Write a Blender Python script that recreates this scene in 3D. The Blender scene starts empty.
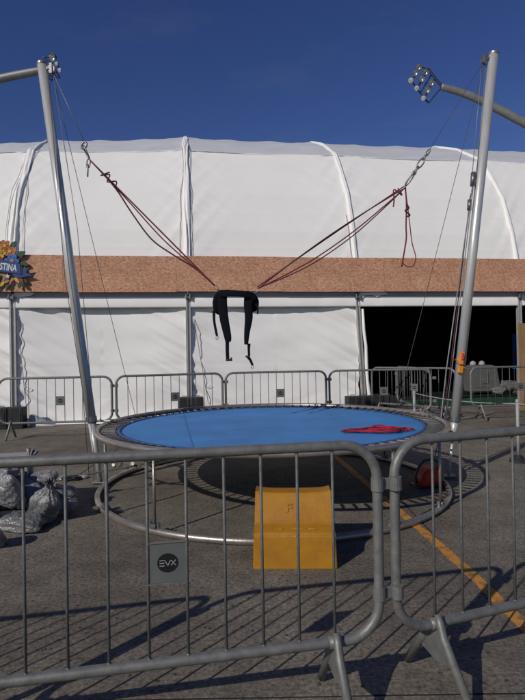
import bpy, bmesh, math, random
from mathutils import Vector, Matrix, noise
PI = math.pi
R = math.radians
sc = bpy.context.scene
col = sc.collection

# ------------------------------------------------------------------ camera
cam = bpy.data.cameras.new('camera')
cam.sensor_fit = 'VERTICAL'; cam.sensor_height = 36; cam.lens = 27
cam.clip_start = 0.05; cam.clip_end = 2000
co = bpy.data.objects.new('camera', cam); col.objects.link(co)
co.matrix_world = (Matrix.Translation((0, 0, 1.5)) @ Matrix.Rotation(R(90.27), 4, 'X') @ Matrix.Rotation(R(-1.0), 4, 'Z'))
sc.camera = co

# ------------------------------------------------------------------ light
SUN_TRAVEL = Vector((1.07, 1.26, -1.0)).normalized()
elev = math.asin(-SUN_TRAVEL.z)
w = bpy.data.worlds.new('World'); sc.world = w; w.use_nodes = True
nt = w.node_tree
bg = nt.nodes['Background']
sky = nt.nodes.new('ShaderNodeTexSky'); sky.sky_type = 'NISHITA'
sky.sun_disc = False; sky.sun_elevation = elev
sky.sun_rotation = math.atan2(-SUN_TRAVEL.x, -SUN_TRAVEL.y)
sky.air_density = 1.0; sky.dust_density = 0.2; sky.ozone_density = 3.0; sky.altitude = 800
tint = nt.nodes.new('ShaderNodeHueSaturation'); tint.inputs['Hue'].default_value = 0.522
tint.inputs['Saturation'].default_value = 1.2; tint.inputs['Value'].default_value = 1.12
nt.links.new(sky.outputs[0], tint.inputs['Color'])
# a few very thin clouds, as in the photograph
tc = nt.nodes.new('ShaderNodeTexCoord'); mp = nt.nodes.new('ShaderNodeMapping'); mp.inputs['Scale'].default_value = (2.0, 2.0, 7.0)
cn = nt.nodes.new('ShaderNodeTexNoise'); cn.inputs['Scale'].default_value = 1.6; cn.inputs['Detail'].default_value = 7; cn.inputs['Roughness'].default_value = 0.62
cr = nt.nodes.new('ShaderNodeValToRGB'); cr.color_ramp.elements[0].position = 0.52; cr.color_ramp.elements[0].color = (0, 0, 0, 1)
cr.color_ramp.elements[1].position = 0.85; cr.color_ramp.elements[1].color = (0.2, 0.2, 0.2, 1)
mx = nt.nodes.new('ShaderNodeMixRGB'); mx.inputs[2].default_value = (2.6, 3.0, 3.8, 1)
nt.links.new(tc.outputs['Generated'], mp.inputs[0]); nt.links.new(mp.outputs[0], cn.inputs['Vector'])
nt.links.new(cn.outputs[0], cr.inputs[0]); nt.links.new(cr.outputs[0], mx.inputs[0])
nt.links.new(tint.outputs[0], mx.inputs[1]); nt.links.new(mx.outputs[0], bg.inputs[0])
bg.inputs[1].default_value = 0.056
sl = bpy.data.lights.new('sun', 'SUN'); sl.energy = 2.9; sl.angle = R(0.6); sl.color = (1.0, 0.94, 0.86)
so = bpy.data.objects.new('sun', sl); col.objects.link(so)
so.rotation_euler = SUN_TRAVEL.to_track_quat('-Z', 'Y').to_euler(); so.location = (-20, -20, 20)
sc.view_settings.view_transform = 'Standard'; sc.view_settings.look = 'None'
sc.view_settings.exposure = 0.0; sc.view_settings.gamma = 1

# ------------------------------------------------------------------ materials
def mat(name, base, rough=0.6, metal=0.0, var=0.0, vscale=8.0, bump=0.0, bscale=60.0, col2=None, spec=0.5, stretch=(1, 1, 1), detail=5, coord='Object', lo=0.35, hi=0.7):
    m = bpy.data.materials.new(name); m.use_nodes = True
    n = m.node_tree; b = n.nodes['Principled BSDF']
    b.inputs['Base Color'].default_value = (*base, 1); b.inputs['Roughness'].default_value = rough
    b.inputs['Metallic'].default_value = metal; b.inputs['Specular IOR Level'].default_value = spec
    t = n.nodes.new('ShaderNodeTexCoord'); p = n.nodes.new('ShaderNodeMapping'); p.inputs['Scale'].default_value = stretch
    n.links.new(t.outputs[coord], p.inputs[0])
    if var or col2:
        c2 = col2 or tuple(min(1, c * (1 - var)) for c in base)
        q = n.nodes.new('ShaderNodeTexNoise'); q.inputs['Scale'].default_value = vscale; q.inputs['Detail'].default_value = detail
        q.inputs['Roughness'].default_value = 0.65
        r = n.nodes.new('ShaderNodeValToRGB'); r.color_ramp.elements[0].position = lo; r.color_ramp.elements[1].position = hi
        r.color_ramp.elements[0].color = (*c2, 1); r.color_ramp.elements[1].color = (*base, 1)
        n.links.new(p.outputs[0], q.inputs['Vector']); n.links.new(q.outputs[0], r.inputs[0]); n.links.new(r.outputs[0], b.inputs['Base Color'])
    if bump:
        q2 = n.nodes.new('ShaderNodeTexNoise'); q2.inputs['Scale'].default_value = bscale; q2.inputs['Detail'].default_value = 4
        bp = n.nodes.new('ShaderNodeBump'); bp.inputs['Strength'].default_value = bump; bp.inputs['Distance'].default_value = 0.01
        n.links.new(p.outputs[0], q2.inputs['Vector']); n.links.new(q2.outputs[0], bp.inputs['Height']); n.links.new(bp.outputs[0], b.inputs['Normal'])
    return m

def ground_mat(name='concrete_ground'):
    m = bpy.data.materials.new(name); m.use_nodes = True
    n = m.node_tree; L = n.links; b = n.nodes['Principled BSDF']
    b.inputs['Roughness'].default_value = 0.9; b.inputs['Specular IOR Level'].default_value = 0.25
    g = n.nodes.new('ShaderNodeNewGeometry')
    def ns(scale, detail=6, rough=0.6, stretch=None):
        q = n.nodes.new('ShaderNodeTexNoise'); q.inputs['Scale'].default_value = scale; q.inputs['Detail'].default_value = detail; q.inputs['Roughness'].default_value = rough
        if stretch:
            mp = n.nodes.new('ShaderNodeMapping'); mp.inputs['Scale'].default_value = stretch
            L.new(g.outputs['Position'], mp.inputs[0]); L.new(mp.outputs[0], q.inputs['Vector'])
        else: L.new(g.outputs['Position'], q.inputs['Vector'])
        return q
    def ramp(src, a, ca, z, cz):
        r = n.nodes.new('ShaderNodeValToRGB'); e = r.color_ramp.elements
        e[0].position = a; e[0].color = (*ca, 1); e[1].position = z; e[1].color = (*cz, 1); L.new(src, r.inputs[0]); return r
    def mix(t, fac, a, c):
        x = n.nodes.new('ShaderNodeMixRGB'); x.blend_type = t
        if isinstance(fac, float): x.inputs[0].default_value = fac
        else: L.new(fac, x.inputs[0])
        L.new(a, x.inputs[1])
        if isinstance(c, tuple): x.inputs[2].default_value = (*c, 1)
        else: L.new(c, x.inputs[2])
        return x
    big = ramp(ns(0.55, 5).outputs[0], 0.38, (0.124, 0.108, 0.086), 0.64, (0.215, 0.190, 0.156))
    mid = ramp(ns(5, 8, 0.7).outputs[0], 0.3, (0.68, 0.68, 0.68), 0.7, (1.2, 1.19, 1.16))
    c1 = mix('MULTIPLY', 1.0, big.outputs[0], mid.outputs[0])
    fine = ramp(ns(42, 7, 0.85).outputs[0], 0.38, (0.30, 0.30, 0.31), 0.62, (1.6, 1.58, 1.54))
    c2 = mix('MULTIPLY', 0.9, c1.outputs[0], fine.outputs[0])
    # dark pits and oil drops
    v = n.nodes.new('ShaderNodeTexVoronoi'); v.voronoi_dimensions = '2D'; v.inputs['Scale'].default_value = 8; L.new(g.outputs['Position'], v.inputs['Vector'])
    pit = ramp(v.outputs['Distance'], 0.04, (1, 1, 1), 0.11, (0, 0, 0))
    pm = ramp(ns(2.3, 4).outputs[0], 0.42, (0, 0, 0), 0.56, (0.9, 0.9, 0.9))
    pf = mix('MULTIPLY', 1.0, pit.outputs[0], pm.outputs[0])
    c3 = mix('MIX', pf.outputs[0], c2.outputs[0], (0.028, 0.024, 0.022))
    st = ramp(ns(1.3, 7, 0.7, (1, .45, 1)).outputs[0], 0.58, (1, 1, 1), 0.74, (0.62, 0.6, 0.6))
    c4 = mix('MULTIPLY', 1.0, c3.outputs[0], st.outputs[0])
    # pale scuffs
    sf = ramp(ns(16, 6, 0.8).outputs[0], 0.62, (0, 0, 0), 0.78, (0.5, 0.5, 0.5))
    c5 = mix('MIX', sf.outputs[0], c4.outputs[0], (0.34, 0.31, 0.27))
    L.new(c5.outputs[0], b.inputs['Base Color'])
    bp = n.nodes.new('ShaderNodeBump'); bp.inputs['Strength'].default_value = 0.55; bp.inputs['Distance'].default_value = 0.006
    hh = mix('ADD', 0.6, ns(70, 6, 0.75).outputs[0], ns(14, 4).outputs[0]); L.new(hh.outputs[0], bp.inputs['Height']); L.new(bp.outputs[0], b.inputs['Normal'])
    return m

def osb_mat():
    m = bpy.data.materials.new('oriented_strand_board'); m.use_nodes = True
    n = m.node_tree; L = n.links; b = n.nodes['Principled BSDF']; b.inputs['Roughness'].default_value = 0.8
    t = n.nodes.new('ShaderNodeTexCoord')
    outs = []
    for rot, sc_, sx in ((0.4, 27, 1.9), (-0.9, 30, 1.8), (1.3, 24, 2.0)):
        p = n.nodes.new('ShaderNodeMapping'); p.inputs['Rotation'].default_value = (0, rot, 0); p.inputs['Scale'].default_value = (1, 1, sx)
        L.new(t.outputs['Object'], p.inputs[0])
        v = n.nodes.new('ShaderNodeTexVoronoi'); v.inputs['Scale'].default_value = sc_; v.inputs['Randomness'].default_value = 1
        L.new(p.outputs[0], v.inputs['Vector']); outs.append(v)
    cols = [((0.40, 0.18, 0.095), (0.64, 0.35, 0.22)), ((0.33, 0.15, 0.08), (0.68, 0.39, 0.25)), ((0.46, 0.22, 0.12), (0.60, 0.32, 0.19))]
    rs = []
    for v, (a, c) in zip(outs, cols):
        s = n.nodes.new('ShaderNodeSeparateColor'); L.new(v.outputs['Color'], s.inputs[0])
        r = n.nodes.new('ShaderNodeValToRGB'); r.color_ramp.elements[0].color = (*a, 1); r.color_ramp.elements[1].color = (*c, 1)
        r.color_ramp.elements[0].position = 0.05; r.color_ramp.elements[1].position = 0.8
        L.new(s.outputs[0], r.inputs[0]); rs.append((r, s))
    gt = n.nodes.new('ShaderNodeMath'); gt.operation = 'GREATER_THAN'; gt.inputs[1].default_value = 0.5; L.new(rs[1][1].outputs[1], gt.inputs[0])
    x = n.nodes.new('ShaderNodeMixRGB'); L.new(gt.outputs[0], x.inputs[0]); L.new(rs[0][0].outputs[0], x.inputs[1]); L.new(rs[1][0].outputs[0], x.inputs[2])
    gt2 = n.nodes.new('ShaderNodeMath'); gt2.operation = 'GREATER_THAN'; gt2.inputs[1].default_value = 0.6; L.new(rs[2][1].outputs[1], gt2.inputs[0])
    y = n.nodes.new('ShaderNodeMixRGB'); L.new(gt2.outputs[0], y.inputs[0]); L.new(x.outputs[0], y.inputs[1]); L.new(rs[2][0].outputs[0], y.inputs[2])
    q = n.nodes.new('ShaderNodeTexNoise'); q.inputs['Scale'].default_value = 1.2; q.inputs['Detail'].default_value = 6; L.new(t.outputs['Object'], q.inputs['Vector'])
    r = n.nodes.new('ShaderNodeValToRGB'); r.color_ramp.elements[0].position = 0.3; r.color_ramp.elements[1].position = 0.7
    r.color_ramp.elements[0].color = (0.8, 0.8, 0.8, 1); r.color_ramp.elements[1].color = (1.05, 1.05, 1.05, 1); L.new(q.outputs[0], r.inputs[0])
    z = n.nodes.new('ShaderNodeMixRGB'); z.blend_type = 'MULTIPLY'; z.inputs[0].default_value = 1; L.new(y.outputs[0], z.inputs[1]); L.new(r.outputs[0], z.inputs[2])
    L.new(z.outputs[0], b.inputs['Base Color'])
    return m

M = {}
M['ground'] = ground_mat()
M['joint'] = mat('dark_joint_dirt', (0.022, 0.019, 0.016), 0.95, var=0.4, vscale=20)
M['orange_line'] = mat('worn_orange_paint', (0.52, 0.235, 0.035), 0.8, col2=(0.13, 0.085, 0.05), vscale=13, detail=9, lo=0.36, hi=0.52, bump=0.4, bscale=90)
M['fabric'] = mat('white_tent_fabric', (0.83, 0.81, 0.765), 0.55, var=0.05, vscale=0.7, bump=0.05, bscale=9, lo=0.25, hi=0.6)
M['fabric_wall'] = mat('white_tent_wall_fabric', (0.86, 0.84, 0.80), 0.5, var=0.06, vscale=1.1, bump=0.08, bscale=7, lo=0.25, hi=0.6)
M['fabric_top'] = mat('weathered_tent_fabric', (0.60, 0.60, 0.61), 0.55, var=0.12, vscale=1.4, bump=0.1, bscale=5, lo=0.3, hi=0.65)
M['gutter'] = mat('grey_gutter_fabric', (0.42, 0.43, 0.46), 0.6, var=0.15, vscale=3)
M['osb'] = osb_mat()
M['alu'] = mat('aluminium_profile', (0.50, 0.49, 0.46), 0.5, 0.3, var=0.2, vscale=5)
M['interior_black'] = mat('interior_shade_black', (0.004, 0.004, 0.005), 0.95, spec=0.1)  # interior shade put into the colour: near-black even where sun enters
M['galv'] = mat('dull_galvanised_steel', (0.215, 0.215, 0.20), 0.5, 0.3, var=0.35, vscale=20, bump=0.12, bscale=45, detail=9)
M['galv_bar'] = mat('dark_weathered_steel', (0.15, 0.155, 0.148), 0.6, 0.25, var=0.4, vscale=25, bump=0.15, bscale=60)
M['galv_light'] = mat('light_galvanised_steel', (0.32, 0.325, 0.315), 0.42, 0.6, var=0.3, vscale=22, bump=0.15, bscale=90)
M['pole'] = mat('matt_aluminium_pole', (0.64, 0.63, 0.595), 0.36, 0.4, var=0.22, vscale=14, stretch=(1, 1, .15), bump=0.1, bscale=40)
M['steel'] = mat('bright_steel_tube', (0.42, 0.38, 0.33), 0.36, 0.7, var=0.3, vscale=9, bump=0.1, bscale=60)
M['spring'] = mat('zinc_spring_steel', (0.13, 0.13, 0.125), 0.5, 0.4, var=0.4, vscale=18)
M['mat_blue'] = mat('blue_trampoline_mesh', (0.032, 0.25, 0.62), 0.6, var=0.32, vscale=1.7, bump=0.1, bscale=300, detail=8)
M['mat_edge'] = mat('dark_blue_webbing', (0.02, 0.09, 0.26), 0.8)
M['black'] = mat('black_plastic', (0.012, 0.012, 0.013), 0.5)
M['webbing'] = mat('black_nylon_webbing', (0.004, 0.005, 0.009), 0.9, var=0.4, vscale=40, bump=0.3, bscale=200, spec=.2)
M['wire'] = mat('grey_wire_rope', (0.22, 0.22, 0.22), 0.5, 0.4)
M['wire_dark'] = mat('dark_wire_rope', (0.06, 0.06, 0.06), 0.6)
M['chain'] = mat('dark_chain_steel', (0.20, 0.20, 0.20), 0.4, 0.7)
M['cord_red'] = mat('crimson_shock_cord', (0.22, 0.012, 0.03), 0.75, var=0.5, vscale=50)
M['cord_dark'] = mat('dark_maroon_shock_cord', (0.085, 0.018, 0.025), 0.8, var=0.4, vscale=60)
M['rope_red'] = mat('bright_crimson_rope', (0.42, 0.012, 0.045), 0.8, var=0.45, vscale=60)
M['red'] = mat('red_painted_steel', (0.50, 0.018, 0.012), 0.5, var=0.3, vscale=20)
M['yellow'] = mat('glossy_ochre_paint', (0.42, 0.192, 0.012), 0.42, col2=(0.31, 0.135, 0.012), vscale=4.5, detail=9, bump=0.12, bscale=26, lo=0.3, hi=0.6)
M['yellow_scuff'] = mat('bright_yellow_scuff', (0.46, 0.27, 0.02), 0.5, var=0.3, vscale=30)
M['white_plastic'] = mat('white_plastic', (0.36, 0.36, 0.345), 0.5, var=0.2, vscale=12)
M['orange'] = mat('orange_plastic', (0.80, 0.25, 0.012), 0.45, var=0.25, vscale=20)
M['bag'] = mat('grey_silver_plastic_sack', (0.36, 0.35, 0.34), 0.34, 0.0, col2=(0.14, 0.14, 0.145), vscale=6, detail=11, bump=0.8, bscale=30, lo=0.42, hi=0.66, spec=0.5)
M['bag_dark'] = mat('dark_grey_plastic_sack', (0.22, 0.215, 0.21), 0.40, 0.0, col2=(0.09, 0.09, 0.092), vscale=8, detail=8, bump=0.7, bscale=24, lo=0.35, hi=0.68, spec=0.7)
M['board_pale'] = mat('pale_grey_board', (0.33, 0.33, 0.33), 0.6, var=0.25, vscale=6)
M['lamp_metal'] = mat('dark_lamp_housing', (0.035, 0.036, 0.04), 0.5, 0.2)
M['lamp_glass'] = mat('lamp_reflector', (0.55, 0.56, 0.55), 0.2, 0.8)
M['lamp_lens'] = mat('white_lamp_lens', (0.5, 0.5, 0.47), 0.12, 0.4)
M['mast'] = mat('grey_mast_steel', (0.24, 0.235, 0.225), 0.5, 0.3, var=0.2, vscale=3)
M['block'] = mat('black_rubber_ballast', (0.018, 0.018, 0.019), 0.75, var=0.5, vscale=9, bump=0.6, bscale=30)
M['green'] = mat('dark_green_fabric', (0.010, 0.055, 0.028), 0.85, var=0.3, vscale=8)
M['equip'] = mat('grey_equipment_shell', (0.12, 0.12, 0.118), 0.55, var=0.2, vscale=5)
M['tarp'] = mat('grey_tarpaulin', (0.16, 0.16, 0.16), 0.6, var=0.4, vscale=5, bump=0.6, bscale=14)
M['plywood'] = mat('tan_plywood', (0.34, 0.20, 0.085), 0.7, var=0.35, vscale=5, stretch=(1, 1, .2), detail=7)
M['blue_banner'] = mat('blue_banner_vinyl', (0.03, 0.13, 0.42), 0.5, var=0.3, vscale=4)
M['plate'] = mat('grey_plate_steel', (0.165, 0.172, 0.162), 0.5, 0.3, var=0.15, vscale=14)
M['logo_black'] = mat('black_logo_print', (0.008, 0.008, 0.010), 0.5)
M['logo_grey'] = mat('silver_logo_letters', (0.36, 0.37, 0.37), 0.5)
M['s_blue'] = mat('royal_blue_sign_paint', (0.018, 0.06, 0.24), 0.5, var=0.2, vscale=6)
M['s_lblue'] = mat('bright_blue_petal_paint', (0.035, 0.16, 0.52), 0.5, var=0.3, vscale=9)
M['s_white'] = mat('white_letter_paint', (0.70, 0.70, 0.68), 0.5)
M['s_orange'] = mat('orange_petal_paint', (0.62, 0.17, 0.035), 0.5, var=0.35, vscale=14)
M['s_red'] = mat('red_petal_paint', (0.42, 0.035, 0.035), 0.5, var=0.4, vscale=14)
M['s_yellow'] = mat('yellow_petal_paint', (0.66, 0.43, 0.05), 0.5, var=0.35, vscale=14)
M['s_green'] = mat('green_leaf_paint', (0.03, 0.11, 0.035), 0.5, var=0.45, vscale=14)
M['s_black'] = mat('black_sign_outline', (0.02, 0.02, 0.022), 0.6)
M['s_tan'] = mat('tan_sign_paint', (0.42, 0.28, 0.12), 0.5, var=0.4, vscale=10)

def crinkle(m, scale=16, strength=.9):
    n = m.node_tree; L = n.links; b = n.nodes['Principled BSDF']
    t = n.nodes.new('ShaderNodeTexCoord'); q = n.nodes.new('ShaderNodeTexNoise'); q.inputs['Scale'].default_value = 7; q.inputs['Detail'].default_value = 3
    ad = n.nodes.new('ShaderNodeVectorMath'); ad.operation = 'MULTIPLY_ADD'; ad.inputs[1].default_value = (.12, .12, .12)
    L.new(t.outputs['Object'], q.inputs['Vector']); L.new(q.outputs['Color'], ad.inputs[0]); L.new(t.outputs['Object'], ad.inputs[2])
    v = n.nodes.new('ShaderNodeTexVoronoi'); v.feature = 'F1'; v.inputs['Scale'].default_value = scale; L.new(ad.outputs[0], v.inputs['Vector'])
    v2 = n.nodes.new('ShaderNodeTexVoronoi'); v2.inputs['Scale'].default_value = scale * 2.7; L.new(ad.outputs[0], v2.inputs['Vector'])
    a2 = n.nodes.new('ShaderNodeMath'); a2.operation = 'MULTIPLY_ADD'; a2.inputs[1].default_value = .45; L.new(v2.outputs['Distance'], a2.inputs[0]); L.new(v.outputs['Distance'], a2.inputs[2])
    bp = n.nodes.new('ShaderNodeBump'); bp.inputs['Strength'].default_value = strength; bp.inputs['Distance'].default_value = .035
    L.new(a2.outputs[0], bp.inputs['Height']); L.new(bp.outputs[0], b.inputs['Normal'])
crinkle(M['bag'], 22, .42); crinkle(M['bag_dark'], 18, .4)
# ------------------------------------------------------------------ helpers
def link(name, bm, m, parent=None, smooth=False, loc=None, rot=None):
    me = bpy.data.meshes.new(name); bm.to_mesh(me); bm.free()
    o = bpy.data.objects.new(name, me); col.objects.link(o)
    if m is not None: me.materials.append(m)
    if smooth:
        for p in me.polygons: p.use_smooth = True
    if parent: o.parent = parent
    if loc is not None: o.location = loc
    if rot is not None: o.rotation_euler = rot
    return o
def share(name, me, parent=None, loc=(0, 0, 0), rot=(0, 0, 0), scale=(1, 1, 1)):
    o = bpy.data.objects.new(name, me); col.objects.link(o)
    if parent: o.parent = parent
    o.location = loc; o.rotation_euler = rot; o.scale = scale
    return o
def thing(name, label, cat, loc=(0, 0, 0), rz=0, group=None):
    o = bpy.data.objects.new(name, None); col.objects.link(o); o.empty_display_size = 0.2
    o.location = loc; o.rotation_euler = (0, 0, rz); return tag(o, label, cat, group)
def tag(o, label, cat, group=None):
    o['label'] = label; o['category'] = cat
    if group: o['group'] = group
    return o
def dup(root, loc, rz, label):
    def cp(o, par):
        c = o.copy(); col.objects.link(c); c.parent = par
        for ch in kids.get(o, ()): cp(ch, c)
        return c
    kids = {}
    for o in list(col.objects):
        if o.parent: kids.setdefault(o.parent, []).append(o)
    r = cp(root, None); r.location = loc; r.rotation_euler = (0, 0, rz); r['label'] = label
    return r
def V(*a): return Vector(a)
def tube(bm, pts, r, seg=8, closed=False, flat=None):
    pts = [Vector(p) for p in pts]; n = len(pts)
    rr = r if isinstance(r, (list, tuple)) else [r] * n
    rings = []; up = None
    for i, p in enumerate(pts):
        if closed: t = pts[(i + 1) % n] - pts[i - 1]
        else: t = pts[min(i + 1, n - 1)] - pts[max(i - 1, 0)]
        t.normalize()
        if up is None:
            up = Vector((0, 0, 1)) if abs(t.z) < 0.9 else Vector((1, 0, 0))
        a = up - t * up.dot(t)
        if a.length < 1e-4: a = t.orthogonal()
        a.normalize(); b = t.cross(a); up = a
        ring = []
        for k in range(seg):
            th = 2 * PI * k / seg
            fx, fy = (flat if flat else (1, 1))
            ring.append(bm.verts.new(p + a * math.cos(th) * rr[i] * fx + b * math.sin(th) * rr[i] * fy))
        rings.append(ring)
    m = n if closed else n - 1
    for i in range(m):
        A, B = rings[i], rings[(i + 1) % n]
        for k in range(seg):
            bm.faces.new((A[k], A[(k + 1) % seg], B[(k + 1) % seg], B[k]))
    if not closed:
        bm.faces.new(list(reversed(rings[0]))); bm.faces.new(rings[-1])
    return bm
def box(bm, c, s, rot=None, bev=0.0):
    mtx = Matrix.Translation(c)
    if rot: mtx = mtx @ Matrix.Rotation(rot[2], 4, 'Z') @ Matrix.Rotation(rot[1], 4, 'Y') @ Matrix.Rotation(rot[0], 4, 'X')
    r = bmesh.ops.create_cube(bm, size=1, matrix=mtx @ Matrix.Diagonal((*s, 1)))
    if bev:
        es = list({e for v in r['verts'] for e in v.link_edges})
        bmesh.ops.bevel(bm, geom=es, offset=bev, segments=2, affect='EDGES', profile=0.5)
    return bm
def prism(bm, poly, y0, y1, plane='XZ'):
    """polygon given in (a, b) coordinates, extruded along the remaining axis"""
    def P(a, b, y): return (a, y, b) if plane == 'XZ' else ((y, a, b) if plane == 'YZ' else (a, b, y))
    A = [bm.verts.new(P(a, b, y0)) for a, b in poly]; B = [bm.verts.new(P(a, b, y1)) for a, b in poly]
    n = len(poly); bm.faces.new(A); bm.faces.new(list(reversed(B)))
    for i in range(n): bm.faces.new((A[i], B[i], B[(i + 1) % n], A[(i + 1) % n]))
    bmesh.ops.recalc_face_normals(bm, faces=bm.faces[:]); return bm
def text(name, body, size, m, parent, loc, rot, extrude=0.003, sx=1.0, align='CENTER', offset=0.0):
    c = bpy.data.curves.new(name, 'FONT'); c.body = body; c.size = size; c.extrude = extrude; c.offset = offset
    c.align_x = align; c.align_y = 'CENTER'; c.resolution_u = 3
    o = bpy.data.objects.new(name, c); col.objects.link(o)
    bpy.context.view_layer.update()
    me = bpy.data.meshes.new_from_object(o.evaluated_get(bpy.context.evaluated_depsgraph_get()))
    bpy.data.objects.remove(o); me.name = name; me.materials.clear(); me.materials.append(m)
    o = bpy.data.objects.new(name, me); col.objects.link(o); o.parent = parent; o.location = loc; o.rotation_euler = rot; o.scale = (sx, 1, 1)
    return o
def circ(cx, cy, z, r, n=96, a0=0, a1=2 * PI): return [(cx + r * math.cos(a0 + (a1 - a0) * i / n), cy + r * math.sin(a0 + (a1 - a0) * i / n), z) for i in range(n)]

# ------------------------------------------------------------------ ground
bm = bmesh.new(); bmesh.ops.create_grid(bm, x_segments=1, y_segments=1, size=400)
g = link('ground', bm, M['ground'], loc=(0, 0, -0.022)); g['kind'] = 'structure'
bm = bmesh.new(); box(bm, (1.3, 8.0, -0.0085), (30, 26, 0.010)); dirt = link('joint_bed', bm, M['joint'], parent=g, loc=(0, 0, 0.022))
SX, SY, J = 3.7, 3.7, 0.016
random.seed(4)
for i in range(-4, 4):
    for j in range(-2, 5):
        x0 = 1.36 + i * SX; y0 = 2.29 + j * SY + 0
        bm = bmesh.new(); nx = 14
        hx = SX / 2 - J / 2; hy = SY / 2 - J / 2
        # slightly ragged edges, so joints wander a little
        def edge(a, b, ox, oy):
            out = []
            for k in range(nx):
                t = k / nx; x = a[0] + (b[0] - a[0]) * t; y = a[1] + (b[1] - a[1]) * t
                d = 0.0035 * noise.noise(Vector((x * 5 + i * 9.1, y * 5 + j * 7.7, 3.3)))
                out.append((x + d * ox, y + d * oy))
            return out
        c = [(-hx, -hy), (hx, -hy), (hx, hy), (-hx, hy)]
        pl = edge(c[0], c[1], 0, 1) + edge(c[1], c[2], 1, 0) + edge(c[2], c[3], 0, 1) + edge(c[3], c[0], 1, 0)
        prism(bm, pl, -0.011, 0.0, 'XY')
        link('concrete_slab', bm, M['ground'], parent=g, loc=(x0 + SX / 2, y0 + SY / 2, 0.022 + random.uniform(-.001, .0005)))
# orange painted line
bm = bmesh.new(); pts = [(1.50, 0.6), (1.385, 2.83), (1.363, 3.52), (1.31, 4.2), (1.27, 4.6), (1.06, 6.92), (0.90, 8.9), (0.78, 10.6)]
vs = []
N = 160
for i in range(N + 1):
    y = 0.6 + (10.0) * i / N
    for k in range(len(pts) - 1):
        if pts[k][1] <= y <= pts[k + 1][1] + 1e-6:
            t = (y - pts[k][1]) / (pts[k + 1][1] - pts[k][1]); x = pts[k][0] * (1 - t) + pts[k + 1][0] * t
    wl = 0.042 + 0.010 * noise.noise(Vector((y * 7, 0, 0))); wr = 0.042 + 0.010 * noise.noise(Vector((y * 7, 5, 0)))
    vs.append((bm.verts.new((x - wl, y, 0)), bm.verts.new((x + wr, y, 0))))
for i in range(N): bm.faces.new((vs[i][0], vs[i][1], vs[i + 1][1], vs[i + 1][0]))
ln = link('painted_line', bm, M['orange_line'], loc=(0, 0, 0.004)); ln['kind'] = 'structure'

# ------------------------------------------------------------------ tent
U = Vector((0.9903, 0.1392, 0)); D = Vector((-0.1392, 0.9903, 0)); P0 = Vector((-1.68, 12.0, 0))
tent = thing('event_tent', 'huge white vaulted marquee with a strip of brown chipboard along its eaves', 'tent', tuple(P0), math.atan2(U.y, U.x))
# local axes of the tent: x = along the front (s), y = depth (d), z = up
S = [-15.6, -11.6, -7.7, -3.8, 0.0, 4.0, 8.2, 12.3, 16.4, 20.4]
PROF = [(0.02, 3.0), (0.04, 3.6), (0.22, 4.4), (0.60, 5.42), (1.10, 6.16), (1.62, 6.80), (2.9, 7.58), (4.25, 8.18), (6.2, 8.75), (8.5, 9.25), (10.8, 8.7), (14.0, 7.4), (15.6, 6.3), (16.6, 4.4), (17.0, 2.8), (17.0, 0.0)]
cum = [0]
for a, b in zip(PROF, PROF[1:]): cum.append(cum[-1] + math.hypot(b[0] - a[0], b[1] - a[1]))
def prof(t):
    t = max(0, min(cum[-1], t))
    for k in range(len(PROF) - 1):
        if t <= cum[k + 1] + 1e-9:
            f = (t - cum[k]) / (cum[k + 1] - cum[k]); a, b = PROF[k], PROF[k + 1]
            tx, tz = (b[0] - a[0]), (b[1] - a[1]); l = math.hypot(tx, tz)
            return a[0] + tx * f, a[1] + tz * f, -tz / l, tx / l
T_KINK = cum[5]
def zs(s, z): return z - max(0, min(8, -s)) * .045 * max(0, z - 3.7) / 3      # the left bays have settled a little
def roof_panel(s0, s1, t0, t1, nt_, m, seed):
    bm = bmesh.new(); ns = 56; g_ = []
    for j in range(nt_ + 1):
        row = []
        t = t0 + (t1 - t0) * j / nt_
        y, z, ny, nz = prof(t)
        for i in range(ns + 1):
            f = i / ns; s = s0 + 0.012 + (s1 - s0 - 0.024) * f
            e = min(f, 1 - f) * (s1 - s0)                       # distance from the nearest beam
            d = -0.04 * math.sin(PI * f) ** 0.8                 # slack between the beams
            sgn = 1 if f < .5 else -1
            fan = abs(math.sin((t * 2.1 + sgn * e * 1.7 + seed) * 1.3))
            d += 0.020 * math.exp(-e / 0.55) * (noise.noise(Vector((t * 3.2 - sgn * e * 4.6, e * 0.9, seed))) )
            d += 0.012 * math.exp(-e / 0.9) * noise.noise(Vector((t * 8 + sgn * e * 7, e * 1.2, seed + 4)))
            d += 0.010 * noise.noise(Vector((s * 0.5, t * 0.9, seed)))
            if t1 > T_KINK + 0.1 and t < cum[7] + 0.6:          # the cloth lifts over the purlins along the crest
                k = (s - s0) / (s1 - s0) * 3
                d += 0.03 * math.exp(-((k - round(k)) * 5) ** 2) * math.exp(-((t - cum[7]) / 0.35) ** 2)
                d += 0.014 * noise.noise(Vector((s * 1.4, t * 2.4, seed + 9)))
            # horizontal welded seams, slightly proud
            sm = (t / 0.95) % 1.0
            d += 0.006 if sm < 0.05 else 0.0
            if t1 > T_KINK + .1: d += .008
            row.append(bm.verts.new((s, y + ny * d, zs(s, z + nz * d))))
        g_.append(row)
    for j in range(nt_):
        for i in range(ns): bm.faces.new((g_[j][i], g_[j][i + 1], g_[j + 1][i + 1], g_[j + 1][i]))
    return link('roof_panel', bm, m, parent=tent, smooth=True)
for k in range(len(S) - 1):
    roof_panel(S[k], S[k + 1], cum[0], T_KINK, 90, M['fabric'], k * 3.7)
    roof_panel(S[k], S[k + 1], T_KINK - .05, cum[-1], 90, M['fabric_top'], k * 3.7 + 50)
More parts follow.
